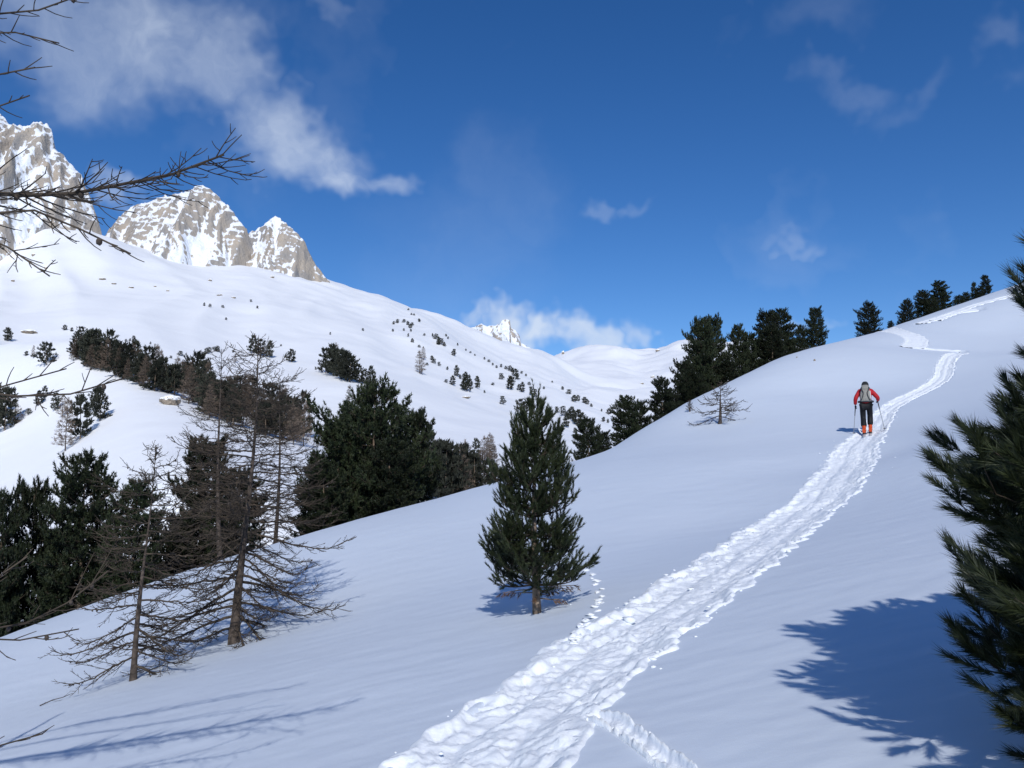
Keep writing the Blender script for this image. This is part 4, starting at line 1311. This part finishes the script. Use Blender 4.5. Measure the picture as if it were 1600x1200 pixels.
bp = link('backpack', None, loc=to_world((0, 0, 0)), label='grey touring backpack with dark straps on the back of the ski tourer', cat='backpack')
bp.rotation_euler = (0, 0, YAW)
yb = lambda z: -.14 + (z - .98) * .30
m_ = MB(); loft(m_, [((0, yb(z), z), hx, hy) for z, hx, hy in ((1.02, .10, .05), (1.05, .155, .09), (1.15, .165, .105), (1.28, .16, .11), (1.38, .135, .10), (1.44, .11, .085))])
link('pack_body', m_.mesh('pack_body', [M_PACK]), bp)
m_ = MB(); loft(m_, [((0, yb(z), z), hx, hy) for z, hx, hy in ((1.43, .115, .09), (1.455, .13, .105), (1.52, .125, .10), (1.57, .10, .08), (1.59, .06, .05))])
link('lid', m_.mesh('lid', [M_PACK]), bp)
for sx in (-1, 1):
    m_ = MB(); P = curve([(sx * .11, yb(1.50) - .10, 1.51), (sx * .10, yb(1.42) - .105, 1.42), (sx * .06, yb(1.30) - .125, 1.31), (sx * .085, yb(1.18) - .12, 1.18), (sx * .13, yb(1.07) - .10, 1.07)], 14)
    m_.tube(P, np.full(14, .014), 6); link('compression_strap', m_.mesh('compression_strap', [M_STRAP]), bp)
    m_ = MB(); P = curve([(sx * .10, yb(1.42) + .06, 1.42), (sx * .13, .12, 1.49), (sx * .14, .28, 1.40), (sx * .14, .25, 1.22), (sx * .16, .08, 1.08)], 14)
    m_.tube(P, np.full(14, .02), 6); link('shoulder_strap', m_.mesh('shoulder_strap', [M_STRAP]), bp)
m_ = MB(); a = np.linspace(0, 2 * math.pi, 24)
m_.tube(np.column_stack([.215 * np.cos(a), .0 + .18 * np.sin(a), np.full(24, 1.035)]), np.full(24, .035), 6)
link('hip_belt', m_.mesh('hip_belt', [M_STRAP]), bp)
m_ = MB(); loft(m_, [((.152 - (z - 1.12) * .06, yb(z) - .055, z), .016, .045) for z in (1.12, 1.16, 1.28, 1.38)], 10)  # added strip, its pale colour paints the sun's highlight on the right edge
link('painted_sun_edge', m_.mesh('painted_sun_edge', [M_SUNEDGE]), bp)

for sx, wk, ek, tip, lab in ((-1, 'lw', 'le', (-.41, -.06, .0), 'ski pole planted on the valley side in the lowered hand of the ski tourer'), (1, 'rw', 're', (.53, .02, .03), 'ski pole planted on the uphill side below the bent arm of the ski tourer')):
    w = np.array(J[wk]); d_ = unit(w - np.array(J[ek])); hnd = w + d_ * .085
    tipw = to_world(tip); tz = float(ground0(tipw.x, tipw.y)) - .05 - gfoot
    tipv = np.array([tip[0], tip[1], tz]); ax = unit(hnd - tipv)
    o = link('ski_pole', None, loc=to_world((0, 0, 0)), label=lab, cat='ski pole'); o.rotation_euler = (0, 0, YAW)
    L = np.linalg.norm(hnd - tipv)
    m_ = MB(); m_.tube(np.array([tipv, tipv + ax * .06, tipv + ax * .5, tipv + ax * (L - .05)]), [.004, .009, .010, .011], 8); link('shaft', m_.mesh('shaft', [M_POLE]), o)
    m_ = MB(); m_.tube(np.array([hnd - ax * .30, hnd - ax * .08, hnd, hnd + ax * .05, hnd + ax * .065]), [.012, .016, .017, .02, .012], 8); link('grip', m_.mesh('grip', [M_SKID]), o)
    bq = tipv + ax * .10
    m_ = MB(); m_.lathe([(.008, -.012), (.05, -.004), (.052, .004), (.008, .012)], 14, origin=bq); link('basket', m_.mesh('basket', [M_SKID]), o)

for x, ft, zz, lab in ((-.085, LFT, zl, 'touring ski under the trailing boot of the ski tourer'), (.10, RGT, zr, 'touring ski under the leading boot of the ski tourer')):
    o = link('touring_ski', None, loc=to_world((x, ft, zz - .05)), label=lab, cat='ski'); o.rotation_euler = (math.atan(slope_y), 0, YAW)
    ys = np.array([-.80, -.78, -.5, 0, .5, .72, .82, .88, .90]); wd = np.array([.035, .05, .048, .042, .048, .056, .045, .025, .006]); zz_ = np.array([.03, .012, .004, .004, .004, .012, .05, .10, .12])
    V = np.vstack([np.column_stack([s * wd, ys, zz_ + h]) for s in (-1, 1) for h in (0, .012)])
    n = 9; F = []
    for i in range(n - 1):
        for a_, b_ in ((0, 1), (1, 3), (3, 2), (2, 0)):
            F.append([a_ * n + i, a_ * n + i + 1, b_ * n + i + 1, b_ * n + i])
    F += [[0, n, 3 * n, 2 * n], [n - 1, 3 * n - 1, 4 * n - 1, 2 * n - 1]]
    m_ = MB(); m_.add(V, F); link('ski_blade', m_.mesh('ski_blade', [M_SKI], False), o)
    m_ = MB(); loft(m_, [((0, -.12, .017), .035, .04), ((0, -.12, .05), .028, .03)], 10); loft(m_, [((0, .17, .017), .035, .03), ((0, .17, .045), .03, .025)], 10)
    for part, yy in (('heel_binding', -.17), ('toe_binding', .18)):
        m_ = MB(); loft(m_, [((0, yy, .0165), .036, .045), ((0, yy, .04), .03, .035), ((0, yy, .055), .02, .02)], 10); link(part, m_.mesh(part, [M_SKID]), o)
